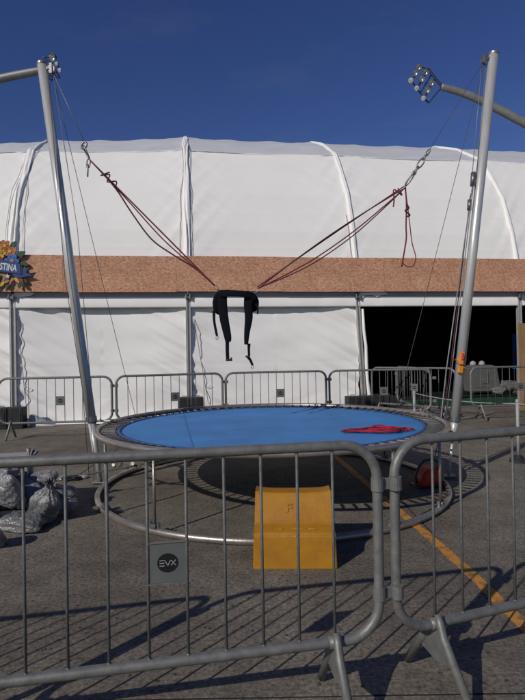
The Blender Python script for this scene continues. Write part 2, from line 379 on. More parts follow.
# rumpled covers laced over the beams
def beam_cover(s, loose, seed):
    bm = bmesh.new(); rows = []; n = 150
    for j in range(n + 1):
        t = cum[0] + (cum[8] - cum[0]) * j / n; y, z, ny, nz = prof(t)
        row = []
        for i in range(11):
            a = i / 10 * 2 - 1
            wv = (0.055 + 0.05 * loose * abs(math.sin(t * 0.9 + seed)) + 0.02 * noise.noise(Vector((t * 1.1, seed, 0))))
            h = 0.04 * math.sqrt(max(0, 1 - a * a)) + 0.012
            h += 0.035 * (0.3 + loose) * noise.noise(Vector((a * 2.6 + t * 0.5, t * 1.1, seed)))
            h -= 0.03 * loose * math.exp(-((a - 0.35 * math.sin(t * 1.7 + seed)) * 5) ** 2)
            if abs(a) > 0.99: h = -0.02
            row.append(bm.verts.new((s + a * wv + 0.03 * loose * noise.noise(Vector((t * 0.8, seed, 7))), y + ny * h, zs(s, z + nz * h))))
        rows.append(row)
    for j in range(n):
        for i in range(10): bm.faces.new((rows[j][i], rows[j][i + 1], rows[j + 1][i + 1], rows[j + 1][i]))
    link('beam_cover', bm, M['fabric'], parent=tent, smooth=True)
for s, lo in zip(S, [.3, .3, .5, 1.0, 0.7, 0.05, 0.0, .1, .1, .1]): beam_cover(s, lo, s * 1.3)
# lacing cords lying loose beside two of the covers
def lace(s, t0, t1, side, seed):
    bm = bmesh.new(); pts = []
    for j in range(70):
        t = t0 + (t1 - t0) * j / 69; y, z, ny, nz = prof(t)
        a = s + side * (0.15 + 0.03 * math.sin(t * 1.1 + seed) + 0.02 * noise.noise(Vector((t * 1.5, seed, 1))) - .05 * (1 if t > 2.5 else 0) * min(1, (t - 2.5) * 2))
        pts.append((a, y + ny * 0.02, zs(s, z + nz * 0.02)))
    tube(bm, pts, 0.006, 5); link('lacing_cord', bm, M['wire'], parent=tent)
lace(-3.8, 0.6, 4.4, -1, 0); lace(-3.8, 0.6, 4.4, 1.3, 2); lace(0, 0.6, 4.4, -1, 1); lace(0, 0.6, 4.4, 0.9, 3); lace(4.0, 0.6, 1.9, -.7, 5)
# front wall panels
def wall_panel(s0, s1, seed, z1=2.60, y0=0.028):
    bm = bmesh.new(); ns, nz_ = 90, 60; g_ = []
    for j in range(nz_ + 1):
        z = -0.0 + z1 * j / nz_; row = []
        for i in range(ns + 1):
            f = i / ns; s = s0 + (s1 - s0) * f; e = min(f, 1 - f) * (s1 - s0); sgn = 1 if f < .5 else -1
            top = z / z1
            d = 0.10 * math.sin(PI * f) ** 1.3 * (0.2 + 0.8 * top)          # sags inwards, more at the top
            dia = (z - 2.4) * 0.9 + sgn * e * 0.55
            amp = math.exp(-e / 1.1)
            d += 0.085 * amp * noise.noise(Vector((dia * 5.5, e * 0.5, seed)))
            d += 0.022 * noise.noise(Vector((s * 0.8, z * 2.2, seed)))
            d += 0.035 * amp * noise.noise(Vector((dia * 13, e, seed + 3)))
            if z < 0.5: d += 0.02 * noise.noise(Vector((s * 3, z * 4, seed + 8)))
            d += 0.005 if abs(z - 1.25) < 0.03 else 0
            row.append(bm.verts.new((s, y0 + d, z)))
        g_.append(row)
    for j in range(nz_):
        for i in range(ns): bm.faces.new((g_[j][i], g_[j][i + 1], g_[j + 1][i + 1], g_[j + 1][i]))
    link('wall_panel', bm, M['fabric_wall'], parent=tent, smooth=True)
for k, (a, b) in enumerate([(-15.6, -11.64), (-11.6, -7.74), (-7.7, -3.84), (-3.78, -0.06), (0.06, 4.02), (9.3, 12.3), (12.34, 16.4), (16.44, 20.4)]): wall_panel(a, b, 11 + k * 5.3)
# skirt of the wall lying on the ground
bm = bmesh.new()
for a, b in ((-15.6, 4.05), (9.3, 20.4)):
    n = int((b - a) * 6); rows = []
    for i in range(n + 1):
        s = a + (b - a) * i / n; h = noise.noise(Vector((s * 2.2, 0, 3)))
        rows.append([bm.verts.new((s, 0.09, 0.05 + .02 * h)), bm.verts.new((s, 0.0, 0.016 + 0.012 * h)), bm.verts.new((s, -0.12 - 0.05 * noise.noise(Vector((s * 1.5, 2, 0))), 0.006))])
    for i in range(n):
        for k in range(2): bm.faces.new((rows[i][k], rows[i + 1][k], rows[i + 1][k + 1], rows[i][k + 1]))
link('wall_skirt', bm, M['fabric_wall'], parent=tent, smooth=True)
# valance strips between the posts, hung forward of the walls
for k in range(len(S) - 1):
    bm = bmesh.new(); a, b = S[k] + 0.02, S[k + 1] - 0.02; n = 60; rows = []
    for i in range(n + 1):
        s = a + (b - a) * i / n; e = min(s - a, b - s)
        w_ = 0.018 * noise.noise(Vector((s * 2.2, 0, k))) * math.exp(-e / .8) + .004 * noise.noise(Vector((s * 5, 2, k)))
        w2 = 0.02 * math.exp(-((e - .25) / .12) ** 2) * (1 if k in (4, 5) else .3)
        rows.append([bm.verts.new((s, -0.022 + y_ + w_ * c_, z_ + (w2 if z_ > 2.6 else 0) * c_)) for z_, y_, c_ in ((2.80, 0.0, 0.2), (2.74, -0.012, 1), (2.66, -0.018, 1), (2.59, -0.02, 1), (2.552, -0.012, .7), (2.556, 0.02, .5))])
    for i in range(n):
        for q in range(5): bm.faces.new((rows[i][q], rows[i][q + 1], rows[i + 1][q + 1], rows[i + 1][q]))
    link('valance', bm, M['fabric_wall'], parent=tent, smooth=True)
    bm = bmesh.new(); box(bm, ((a + b) / 2, 0.02, 2.905), (b - a, 0.05, 0.21), bev=.006); link('gutter', bm, M['gutter'], parent=tent)
# loose torn corners of cloth beside the posts (4.0 and -3.8)
def flap(s, z, pts, y=-0.05):
    bm = bmesh.new(); prism(bm, [(s + a, z + b) for a, b in pts], y, y - 0.012, 'XZ'); link('loose_flap', bm, M['fabric_wall'], parent=tent)
flap(4.06, 2.80, [(0, .09), (.30, .10), (.62, .10), (.70, .05), (.52, .02), (.42, -.02), (.3, .03), (.12, .02), (.05, -.06)])
flap(-3.62, 2.80, [(0, .0), (.22, .03), (.3, .09), (.12, .12), (-.1, .1), (-.22, .0)])
# chipboard fascia: single boards, end to end
s = -14.9; random.seed(8); me_b = None
while s < 20:
    L_ = 2.44
    if me_b is None:
        bm = bmesh.new(); box(bm, (0, 0, 0), (L_ - 0.004, 0.018, 0.80)); ob = link('board', bm, M['osb'], parent=tent); me_b = ob.data
    else: ob = share('board', me_b, tent)
    ob.location = (s + L_ / 2, -0.165 + random.uniform(-.003, .003), 3.30 + random.uniform(-.006, .006)); ob.rotation_euler = (0, 0, random.uniform(-.0015, .0015))
    s += L_
bm = bmesh.new()
for s_ in [-14.9 + 1.22 * k for k in range(29)]: box(bm, (s_ + 0.1, -0.08, 3.30), (0.045, 0.15, 0.7))
o = link('board_batten', bm, M['plywood'], parent=tent)
# posts with clamps
def post(s, lean=0.0, w_=0.10):
    bm = bmesh.new()
    zt = 2.86
    for dx in (-w_ * .36, w_ * .36):
        prism(bm, [(s + lean + dx - w_ * .14, 0), (s + lean + dx + w_ * .14, 0), (s + dx + w_ * .14, zt), (s + dx - w_ * .14, zt)], -0.045, -0.0, 'XZ')
    prism(bm, [(s + lean - w_ * .5, 0), (s + lean + w_ * .5, 0), (s + w_ * .5, zt), (s - w_ * .5, zt)], -0.005, 0.05, 'XZ')
    p = link('post', bm, M['alu'], parent=tent)
    bm = bmesh.new(); box(bm, (s, -0.075, 2.78), (0.15, 0.07, 0.06), bev=.01); tube(bm, [(s - .045, -.11, 2.74), (s - .045, -.11, 2.86)], .016, 8); tube(bm, [(s + .045, -.11, 2.74), (s + .045, -.11, 2.86)], .016, 8)
    link('clamp', bm, M['chain'], parent=p)
for s in S: post(s, 0.14 if s == 4.0 else 0.0, 0.10 if s != -3.8 else 0.13)
# white cloth edge rolled beside the opening post
bm = bmesh.new(); tube(bm, [(4.13 + .14 * (1 - z / 2.5) + .015 * math.sin(z * 5), -0.02, z) for z in [0.0, .4, .8, 1.2, 1.6, 2.0, 2.5]], [.035, .05, .04, .045, .04, .04, .03], 8)
link('rolled_edge', bm, M['fabric_wall'], parent=tent, smooth=True)
# guy lines lying against the walls
def wall_rope(s0, s1, z0, z1):
    bm = bmesh.new(); pts = [(s0 + (s1 - s0) * t / 10 + .003 * math.sin(t * 2.3), -0.0 - .03 * (1 - t / 10), z0 + (z1 - z0) * t / 10) for t in range(11)]
    tube(bm, pts, .008, 5)
    for q in (8,):
        x_, y_, z_ = pts[q]; tube(bm, [(x_, y_, z_), (x_ + .06, y_ - .02, z_ - .03), (x_ + .13, y_ - .01, z_ + .03)], .006, 4)
    link('lashing_rope', bm, M['wire'], parent=tent)
wall_rope(0.12, 0.42, 2.3, 0.35); wall_rope(-3.7, -3.55, 2.3, 0.4)
# end gables
for s in (S[0], S[-1]):
    bm = bmesh.new(); prism(bm, [(0, 0)] + PROF, s - 0.01, s + 0.01, 'YZ'); link('gable', bm, M['fabric'], parent=tent)

# black sheets added behind the opening to keep the interior dark
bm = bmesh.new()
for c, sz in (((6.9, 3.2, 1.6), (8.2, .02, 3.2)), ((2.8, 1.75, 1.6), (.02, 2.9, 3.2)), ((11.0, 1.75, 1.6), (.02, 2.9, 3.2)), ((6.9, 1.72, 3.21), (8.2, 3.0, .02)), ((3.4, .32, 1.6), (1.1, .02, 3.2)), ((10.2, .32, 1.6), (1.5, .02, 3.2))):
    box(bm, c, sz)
link('interior_dark_sheets', bm, M['interior_black'], parent=tent)

def tl(s, d, z=0): return P0 + U * s + D * d + Vector((0, 0, z))
TR = math.atan2(U.y, U.x)
# ------------------------------------------------------------------ things in the opening
pf = thing('stage_platform', 'low stage platform with dark green skirt inside the dark tent opening', 'platform', tuple(tl(7.0, 1.9)), TR)
bm = bmesh.new(); box(bm, (0, 0, .24), (6.4, 2.0, .03), bev=.004); link('deck', bm, M['black'], parent=pf)
bm = bmesh.new(); rows = []
for i in range(121):
    x = -3.18 + 6.36 * i / 120; y = -0.97 + 0.014 * math.sin(i * 1.1) + .01 * noise.noise(Vector((x * 3, 0, 0)))
    rows.append((bm.verts.new((x, y, 0.01)), bm.verts.new((x, -0.97, .224))))
for i in range(120): bm.faces.new((rows[i][0], rows[i + 1][0], rows[i + 1][1], rows[i][1]))
link('skirt', bm, M['green'], parent=pf, smooth=True)
eq = thing('equipment_cabinet', 'grey rounded cabinet with a dark slot standing on the stage in the tent opening', 'cabinet', tuple(tl(7.95, 1.35, .255)), TR)
bm = bmesh.new(); prism(bm, [(-.42, .06), (.40, .06), (.43, .30), (.36, .72), (.24, .80), (-.34, .80), (-.42, .72)], -.22, .22, 'XZ'); bmesh.ops.bevel(bm, geom=bm.edges[:], offset=.035, segments=3, affect='EDGES'); link('shell', bm, M['equip'], parent=eq, smooth=False)
bm = bmesh.new(); box(bm, (-.02, -.225, .46), (.10, .02, .26), bev=.008); link('slot', bm, M['black'], parent=eq)
bm = bmesh.new(); box(bm, (-.02, -.236, .46), (.16, .012, .32), bev=.005); box(bm, (0, -.226, .20), (.66, .01, .012)); link('bezel', bm, M['equip'], parent=eq)
for x_ in (-.24, .02):
    bm = bmesh.new(); bmesh.ops.create_uvsphere(bm, u_segments=16, v_segments=10, radius=.085, matrix=Matrix.Translation((x_, 0, .83))); link('round_knob', bm, M['white_plastic'], parent=eq, smooth=True)
for x_ in (-.33, .33):
    for y_ in (-.15, .15):
        bm = bmesh.new(); tube(bm, [(x_, y_ - .02, .035), (x_, y_ + .02, .035)], .035, 12); link('castor', bm, M['black'], parent=eq)
# bundled tarpaulin
def crumple(name, size, seed, m, amp=.16, ear=0.25, sub=4, k=3.0, ridge=1.0):
    bm = bmesh.new(); bmesh.ops.create_icosphere(bm, subdivisions=sub, radius=1)
    for v in bm.verts:
        p = v.co.copy(); q = Vector((math.copysign(abs(p.x) ** .62, p.x), math.copysign(abs(p.y) ** .75, p.y), math.copysign(abs(p.z) ** .85, p.z)))
        cr_ = abs(q.x) * abs(q.y); q *= 1 + ear * cr_ ** 2
        n1 = noise.noise(p * k * .7 + Vector((seed, 0, 0))); n2 = abs(noise.noise(p * k * 1.6 + Vector((0, seed, 0)))); n3 = abs(noise.noise(p * k * 4 + Vector((0, 0, seed))))
        q *= 1 + amp * n1 - amp * 1.1 * ridge * n2 - amp * .5 * ridge * n3
        v.co = Vector((q.x * size[0], q.y * size[1], q.z * size[2]))
    return bm
o = link('tarpaulin_bundle', crumple('t', (.42, .25, .19), 3.3, M['tarp'], .25, .2, 4, 4), M['tarp'], smooth=True, loc=tl(8.75, 1.3, .42), rot=(0, 0, TR)); tag(o, 'crumpled grey tarpaulin bundle on the stage to the right of the grey cabinet', 'tarpaulin')
o = link('tarpaulin_bundle', crumple('t', (.30, .22, .13), 7.3, M['tarp'], .25, .2, 4, 4), M['tarp'], smooth=True, loc=tl(8.40, 1.15, .36), rot=(0, 0, TR + .5)); tag(o, 'small low grey tarpaulin heap squeezed between cabinet and larger tarpaulin bundle', 'tarpaulin')
bb = thing('banner_stand', 'narrow blue vertical banner standing inside the tent opening beside the plywood', 'banner', tuple(tl(9.22, 1.75)), TR)
bm = bmesh.new(); rows = []
for j in range(13):
    z = .9 + 1.0 * j / 12; rows.append([bm.verts.new((x, .01 * math.sin(j * .6) + (x * .2) ** 2, z)) for x in (-.07, -.03, .03, .07)])
for j in range(12):
    for q in range(3): bm.faces.new((rows[j][q], rows[j][q + 1], rows[j + 1][q + 1], rows[j + 1][q]))
link('cloth', bm, M['blue_banner'], parent=bb)
bm = bmesh.new(); tube(bm, [(0, .03, 0), (0, .03, 1.92)], .012, 8); tube(bm, [(-.08, .03, 1.905), (.08, .03, 1.905)], .008, 6); box(bm, (0, .03, .01), (.3, .3, .02)); link('pole', bm, M['lamp_metal'], parent=bb)
bm = bmesh.new(); box(bm, (.01, -.008, 1.35), (.07, .004, .09)); box(bm, (.0, -.008, 1.18), (.05, .004, .05)); link('red_print', bm, M['s_red'], parent=bb)
pw = thing('plywood_partition', 'tall tan plywood partition standing upright at the right side of the tent opening', 'partition', tuple(tl(8.53, -.42)), TR)
for k in range(2):
    bm = bmesh.new(); box(bm, (-.31 + .625 * k, 0, 1.05), (.615, .02, 2.1)); link('panel', bm, M['plywood'], parent=pw)
bm = bmesh.new(); box(bm, (-.585, .035, 1.05), (.045, .045, 2.1)); box(bm, (.585, .035, 1.05), (.045, .045, 2.1)); box(bm, (0, .035, .03), (1.1, .045, .06)); link('stud_frame', bm, M['plywood'], parent=pw)

# ballast blocks at the post feet
def ballast(s, d, n, label, h=.34, wd=.27, gap=.012, rz=0):
    t = thing('ballast_block', label, 'ballast', tuple(tl(s, d)), TR + rz, 'black ballast blocks at the feet of the tent posts')
    for k in range(n):
        x = (k - (n - 1) / 2) * (wd + gap)
        bm = bmesh.new(); box(bm, (x, 0, h / 2), (wd, .34, h), bev=.018)
        box(bm, (x, -.172, h * .5), (wd * .7, .012, h * .62), bev=.003)
        link('module', bm, M['block'], parent=t)
        bm = bmesh.new(); tube(bm, [(x - .05, 0, h - .005), (x - .05, 0, h + .03), (x + .05, 0, h + .03), (x + .05, 0, h - .005)], .008, 6); link('handle', bm, M['chain'], parent=t)
    return t
ballast(-3.75, -.45, 2, 'black ballast block at the foot of the leftmost tent post', .44, .30)
ballast(0.02, -.42, 2, 'black ballast block at the post behind the left back of the trampoline', .54, .27)
ballast(4.12, -.45, 4, 'long row of black ballast at the post beside the dark tent opening', .46, .27)
for s_, d_, rz, lb in ((-3.15, -.32, .1, 'grey wedge beside the leftmost black ballast'), (.62, -.28, -.1, 'grey wedge beside the black ballast behind the trampoline')):  # low uneven grey wedges next to two of the ballast rows
    bm = bmesh.new(); prism(bm, [(-.22, 0), (.32, 0), (.05, .13), (-.16, .26), (-.22, .27)], -.10, .12, 'XZ'); bmesh.ops.subdivide_edges(bm, edges=bm.edges[:], cuts=4, use_grid_fill=True)
    for v in bm.verts: v.co += Vector((0, .03 * noise.noise(v.co * 6), .02 * noise.noise(v.co * 5 + Vector((3, 0, 0))) if v.co.z > .01 else 0))
    o = link('grey_wedge', bm, M['gutter'], smooth=True, loc=tl(s_, d_), rot=(0, 0, TR + rz)); tag(o, lb, 'cloth', 'grey wedges by the ballast')

# ------------------------------------------------------------------ the cut-out sign
sg = thing('flower_sign', 'painted cut-out flower sign with blue ribbon lettering on the chipboard fascia', 'sign', tuple(tl(-3.50, -.24, 3.0)), TR)
def blob(n, r, amp, seed, cx=0, cz=0, sx=1, sz=1):
    return [(cx + sx * (r + amp * math.sin(i * 2 * PI / n * 7 + seed) * .6 + amp * noise.noise(Vector((math.cos(i * 2 * PI / n) * 2.4, math.sin(i * 2 * PI / n) * 2.4, seed)))) * math.cos(2 * PI * i / n),
             cz + sz * (r + amp * math.sin(i * 2 * PI / n * 7 + seed) * .6 + amp * noise.noise(Vector((math.cos(i * 2 * PI / n) * 2.4, math.sin(i * 2 * PI / n) * 2.4, seed)))) * math.sin(2 * PI * i / n)) for i in range(n)]
CX = -1.02  # sign is centred beyond the left edge of the photograph, its right end at x = +0.1
bm = bmesh.new()
prism(bm, blob(60, .42, .05, 1.0, -.75, .44, 1.15, .9), 0, .02)
link('backboard', bm, M['s_tan'], parent=sg)
def flower(x, z, r, mp, mc, n=6, a0=0.0, y=-.012):
    bm = bmesh.new(); poly = []
    for i in range(n * 8):
        a = 2 * PI * i / (n * 8); rr = r * (.62 + .38 * abs(math.cos(n * a / 2 + a0))); poly.append((x + rr * math.cos(a), z + rr * math.sin(a)))
    big = [(x + (p[0] - x) * 1.10, z + (p[1] - z) * 1.10) for p in poly]
    prism(bm, big, y + .006, y + .012); ol = link('outline', bm, M['s_black'], parent=sg)
    bm = bmesh.new(); prism(bm, poly, y - .004, y + .0055); f = link('flower', bm, mp, parent=sg)
    bm = bmesh.new(); prism(bm, [(x + r * .28 * math.cos(a * PI / 6), z + r * .28 * math.sin(a * PI / 6)) for a in range(12)], y - .012, y - .0045); link('centre', bm, mc, parent=f)
    for k in range(n):
        a = 2 * PI * (k + .5) / n + a0; c_, s_ = math.cos(a), math.sin(a)
        bm = bmesh.new(); tube(bm, [(x + c_ * r * .34, y - .006, z + s_ * r * .34), (x + c_ * r * .62, y - .006, z + s_ * r * .62)], r * .035, 4); link('petal_vein', bm, M['s_black'], parent=f)
def leaf(x, z, l, a, m, wd=.35, y=-.008):
    for mm, k, yy in ((M['s_black'], 1.18, y + .004), (m, 1.0, y)):
        bm = bmesh.new(); pl = []
        for t in range(9): u = t / 8; pl.append((u * l * k - (k - 1) * l * .5, math.sin(PI * u) * l * wd * k * (1 - .3 * u) + .004 * math.sin(t * 3)))
        for t in range(7, 0, -1): u = t / 8; pl.append((u * l * k - (k - 1) * l * .5, -math.sin(PI * u) * l * wd * k * (1 - .3 * u)))
        pl = [(x + p[0] * math.cos(a) - p[1] * math.sin(a), z + p[0] * math.sin(a) + p[1] * math.cos(a)) for p in pl]
        prism(bm, pl, yy - .003, yy + .0008); link('leaf' if k == 1.0 else 'leaf_outline', bm, mm, parent=sg)
random.seed(12)
for x, z, l, a in ((-.42, .86, .17, 2.3), (-.24, .84, .17, .9), (-.12, .66, .19, .5), (-.06, .52, .17, -.3), (-.62, .82, .17, 2.5), (-.16, .2, .17, -.9), (-.34, .12, .16, -1.5), (-.5, .14, .16, -2.0), (-.88, .84, .18, 1.9), (-1.1, .7, .2, 2.3), (-1.2, .3, .2, 3.3), (-.95, .12, .2, 4.2), (-.02, .16, .12, -.6), (-.10, .06, .10, -1.3)):
    leaf(x, z, l, a, M['s_green'])
for x, z, r, a, b in ((-.36, .88, .12, 's_orange', 's_yellow'), (-.26, .76, .12, 's_orange', 's_yellow'), (-.44, .74, .13, 's_yellow', 's_orange'), (-.6, .70, .14, 's_red', 's_yellow'), (-.52, .58, .11, 's_red', 's_orange'), (-.8, .8, .14, 's_orange', 's_red'), (-1.0, .72, .13, 's_red', 's_yellow')):
    flower(x, z, r, M[a], M[b], 6, random.random(), -.018)
flower(-.22, .56, .15, M['s_lblue'], M['s_tan'], 6, .3, -.026)
# lower fruit and flags
for k, (x, z, a, l, c_) in enumerate(((-.30, .22, -1.9, .17, 's_blue'), (-.38, .12, -2.2, .15, 's_yellow'), (-.27, .14, -2.7, .14, 's_orange'), (-.16, .22, -1.1, .17, 's_yellow'), (-.10, .20, -.9, .18, 's_red'), (-.04, .14, -1.4, .13, 's_green'), (-.46, .24, -2.4, .24, 's_tan'), (-.6, .2, -1.8, .22, 's_orange'), (-.72, .2, -1.4, .2, 's_red'), (-.86, .24, -1.9, .2, 's_yellow'), (-.54, .06, -2.6, .16, 's_lblue'), (-.0, .08, -1.2, .09, 's_black'))):
    leaf(x, z, l, a, M[c_], .28, -.022 - .0012 * k)
# ribbon
rib = [(-1.3, .52), (-.9, .60), (-.5, .57), (-.05, .48), (-.03, .27), (-.5, .33), (-.9, .38), (-1.3, .30)]
def grow(p, k): cx = sum(a for a, b in p) / len(p); cz = sum(b for a, b in p) / len(p); return [(cx + (a - cx) * (1 + k * .4), cz + (b - cz) * (1 + k)) for a, b in p]
tail = [(-.16, .40), (-.02, .38), (.13, .40), (.06, .30), (.20, .24), (.02, .21), (-.1, .18), (-.2, .24)]
bm = bmesh.new(); prism(bm, grow(tail, .10), -.034, -.030); link('ribbon_outline', bm, M['s_black'], parent=sg)
bm = bmesh.new(); prism(bm, tail, -.040, -.0345); link('ribbon_tail', bm, M['s_blue'], parent=sg)
bm = bmesh.new(); prism(bm, grow(rib, .12), -.046, -.042); link('ribbon_outline', bm, M['s_black'], parent=sg)
bm = bmesh.new(); prism(bm, rib, -.054, -.047); rb = link('ribbon', bm, M['s_blue'], parent=sg)
text('lettering', 'OSTINA', .205, M['s_white'], rb, (-.115, -.0545, .385), (R(90), R(7), 0), .003, .60, 'RIGHT', .004)
bm = bmesh.new(); st = [(-.30 + (.055 if i % 2 == 0 else .022) * math.sin(i * PI / 5), .22 + (.055 if i % 2 == 0 else .022) * math.cos(i * PI / 5)) for i in range(10)]
prism(bm, st, -.062, -.056); link('star', bm, M['s_white'], parent=sg)

# ------------------------------------------------------------------ floodlight masts behind the tent
def mast(label, path, base, head, rows, lamps, braces):
    t = thing('floodlight_mast', label, 'floodlight mast', base, 0, 'tall floodlight masts behind the tent')
    B = Vector(base); bm = bmesh.new(); pts = [Vector(p) - B for p in path]; sp = []
    for i in range(len(pts) - 1):
        p0 = pts[max(i - 1, 0)]; p1 = pts[i]; p2 = pts[i + 1]; p3 = pts[min(i + 2, len(pts) - 1)]
        for k in range(8):
            u = k / 8; sp.append(.5 * ((2 * p1) + (p2 - p0) * u + (2 * p0 - 5 * p1 + 4 * p2 - p3) * u * u + (3 * p1 - p0 - 3 * p2 + p3) * u ** 3))
    sp.append(pts[-1]); n = len(sp)
    tube(bm, sp, [.26 - .11 * i / n for i in range(n)], 14); link('mast', bm, M['mast'], parent=t, smooth=True)
    H = Vector(head) - B; fr = None
    for (x0, z0, x1, z1) in rows:                                   # each rack: two rails with rungs
        bm = bmesh.new(); a = Vector((x0, 0, z0)); b = Vector((x1, .12, z1)); o = Vector((.10, .22, .06))
        tube(bm, [a, b], .026, 6); tube(bm, [a + o, b + o], .026, 6)
        for k in range(5): tube(bm, [a.lerp(b, k / 4), a.lerp(b, k / 4) + o], .018, 5)
        fr = link('lamp_rack', bm, M['lamp_metal'], parent=t, loc=H)
        for (lx, lz, r, bright) in [q for q in lamps if min(rows, key=lambda w_: abs((w_[0] + w_[2]) / 2 - q[0]) + abs((w_[1] + w_[3]) / 2 - q[1])) == (x0, z0, x1, z1)]:
            ax = Vector((-.35, -.9, -.35)).normalized(); c = Vector((lx, -.02, lz)); s1 = ax.orthogonal().normalized(); s2 = ax.cross(s1)
            def bowl(pr, nm, m, cap):
                bm = bmesh.new(); rg = [[bm.verts.new(c + ax * d * r + (s1 * math.cos(k * PI / 8) + s2 * math.sin(k * PI / 8)) * q * r) for k in range(16)] for d, q in pr]
                for a_, b_ in zip(rg, rg[1:]):
                    for k in range(16): bm.faces.new((a_[k], a_[(k + 1) % 16], b_[(k + 1) % 16], b_[k]))
                bm.faces.new(rg[cap]); link(nm, bm, m, parent=fr, smooth=True)
            bowl([(-.9, .35), (-.6, .6), (-.1, .85), (.3, 1.0), (.38, 1.0), (.38, .9)], 'lamp', M['lamp_metal'], 0)
            bowl([(.36, .9), (.42, .6), (.46, .3), (.47, .05)] if bright else [(.36, .9), (.1, .7), (-.2, .4), (-.3, .1)], 'reflector', M['lamp_lens'] if bright else M['lamp_glass'], -1)
    bm = bmesh.new()
    for (x0, z0, x1, z1) in braces: tube(bm, [(x0, .1, z0), (x1, .1, z1)], .03, 6)
    link('rack_brace', bm, M['lamp_metal'], parent=t, loc=H)
    return t
mast('curved floodlight mast reaching in over the tent from the right edge of the picture', [(19.0, 24, 0), (18.6, 24, 4), (16.8, 24, 8.4), (14.4, 24, 10.65), (12.2, 24, 11.8), (10.39, 24, 12.78), (9.3, 24, 13.25), (8.40, 24, 13.52)], (19.0, 24, 0), (7.84, 23.9, 13.62),
     [(-.42, .90, -.80, .24), (-.08, .72, -.58, -.14), (.21, .25, -.26, -.62)],
     [(-.86, .16, .13, 1), (-.48, .75, .14, 0), (-.62, .5, .14, 0), (-.60, -.2, .12, 1), (-.16, .52, .14, 0), (-.34, .22, .14, 0), (-.30, -.66, .12, 1), (.1, .02, .14, 0), (-.1, -.3, .14, 0)],
     [(.55, -.14, -.03, -.82), (-.08, .72, .55, -.10), (-.02, .78, .6, -.02), (-.58, -.14, -.03, -.82), (-.03, -.82, -.26, -.62), (-.42, .9, -.08, .72), (-.8, .24, -.58, -.14), (.1, .45, -.4, -.35)])
mast('floodlight mast reaching in from the left edge, lamps behind the left pole top', [(-18.4, 24, 0), (-18.2, 24, 7), (-17.2, 24, 11.5), (-14.6, 24, 13.6), (-11.8, 24, 14.25), (-10.2, 24, 14.55), (-9.9, 24, 14.6)], (-18.4, 24, 0), (-9.65, 23.9, 14.62),
     [(-.06, .55, .40, -.32), (-.30, .30, .12, -.42)],
     [(.33, .50, .20, 0), (.50, .20, .11, 1), (.64, -.09, .11, 1), (.1, .12, .13, 0), (.22, -.1, .13, 0), (-.1, -.1, .13, 0), (.02, -.3, .12, 0)],
     [(-.11, .62, -.5, .14), (-.45, -.1, .0, -.7), (.4, -.32, .05, -.6), (.33, .5, .64, -.09), (-.5, .1, .1, -.4)])

# ------------------------------------------------------------------ trampoline rig
C0 = Vector((0.085, 5.98, 0))
RR = 1.90
tr = thing('bungee_trampoline', 'large round blue bungee trampoline with two tall leaning silver poles', 'trampoline', tuple(C0))
bm = bmesh.new(); tube(bm, circ(0, 0, .705, RR, 120), .030, 12, True); top = link('top_ring', bm, M['steel'], parent=tr, smooth=True)
bm = bmesh.new(); tube(bm, circ(0, 0, .032, RR, 120), .031, 12, True); low = link('ground_ring', bm, M['steel'], parent=tr, smooth=True)
# mat
bm = bmesh.new(); rings = []; cen = bm.verts.new((0, 0, .672))
for j in range(1, 25):
    r = 1.68 * j / 24; rings.append([bm.verts.new((r * math.cos(2 * PI * k / 120), r * math.sin(2 * PI * k / 120), .672 + .022 * (r / 1.7) ** 2 + .0025 * noise.noise(Vector((r * math.cos(2 * PI * k / 120), r * math.sin(2 * PI * k / 120), 0)) * 1.4) - (.0035 if (j == 24 and k % 2) else 0))) for k in range(120)])
for k in range(120): bm.faces.new((cen, rings[0][k], rings[0][(k + 1) % 120]))
for a, b in zip(rings, rings[1:]):
    for k in range(120): bm.faces.new((a[k], b[k], b[(k + 1) % 120], a[(k + 1) % 120]))
mt = link('mat', bm, M['mat_blue'], parent=tr, smooth=True)
bm = bmesh.new(); tube(bm, circ(0, 0, .696, 1.67, 120), .012, 6, True, flat=(.5, 1.8)); link('mat_edging', bm, M['mat_edge'], parent=mt, smooth=True)
for off, an in ((-.95, .18),):
    bm = bmesh.new(); pts = []; hl = math.sqrt(1.62 ** 2 - off ** 2)
    ca, sa = math.cos(an), math.sin(an)
    vs = []
    for i in range(41):
        yy = -hl + 2 * hl * i / 40; z = .6755 + .022 * ((off * off + yy * yy) / 1.7 ** 2) + .001
        vs.append([bm.verts.new(((off + q) * ca - yy * sa, (off + q) * sa + yy * ca, z + .0012)) for q in (-.006, .006)])
    for i in range(40): bm.faces.new((vs[i][0], vs[i][1], vs[i + 1][1], vs[i + 1][0]))
    link('seam', bm, M['mat_edge'] if off > 0 else mat('faded_blue_seam', (.05, .20, .50), .7), parent=mt)
# springs
bm = bmesh.new(); pts = []; rad = []
n = 26
for i in range(n + 1):
    x = 1.71 + .135 * i / n; pts.append((x, 0, .695 + .010 * i / n)); rad.append(.0135 if i % 2 else .011)
tube(bm, pts, rad, 8)
tube(bm, [(1.675, 0, .695), (1.715, 0, .696)], .004, 5); tube(bm, [(1.84, 0, .705), (1.885, 0, .722)], .004, 5)
sp0 = link('spring', bm, M['spring'], parent=tr, smooth=False); NSP = 92
for k in range(NSP):
    a = 2 * PI * k / NSP + .02
    if k == 0: sp0.rotation_euler = (0, 0, a)
    else: share('spring', sp0.data, tr, (0, 0, 0), (0, 0, a))
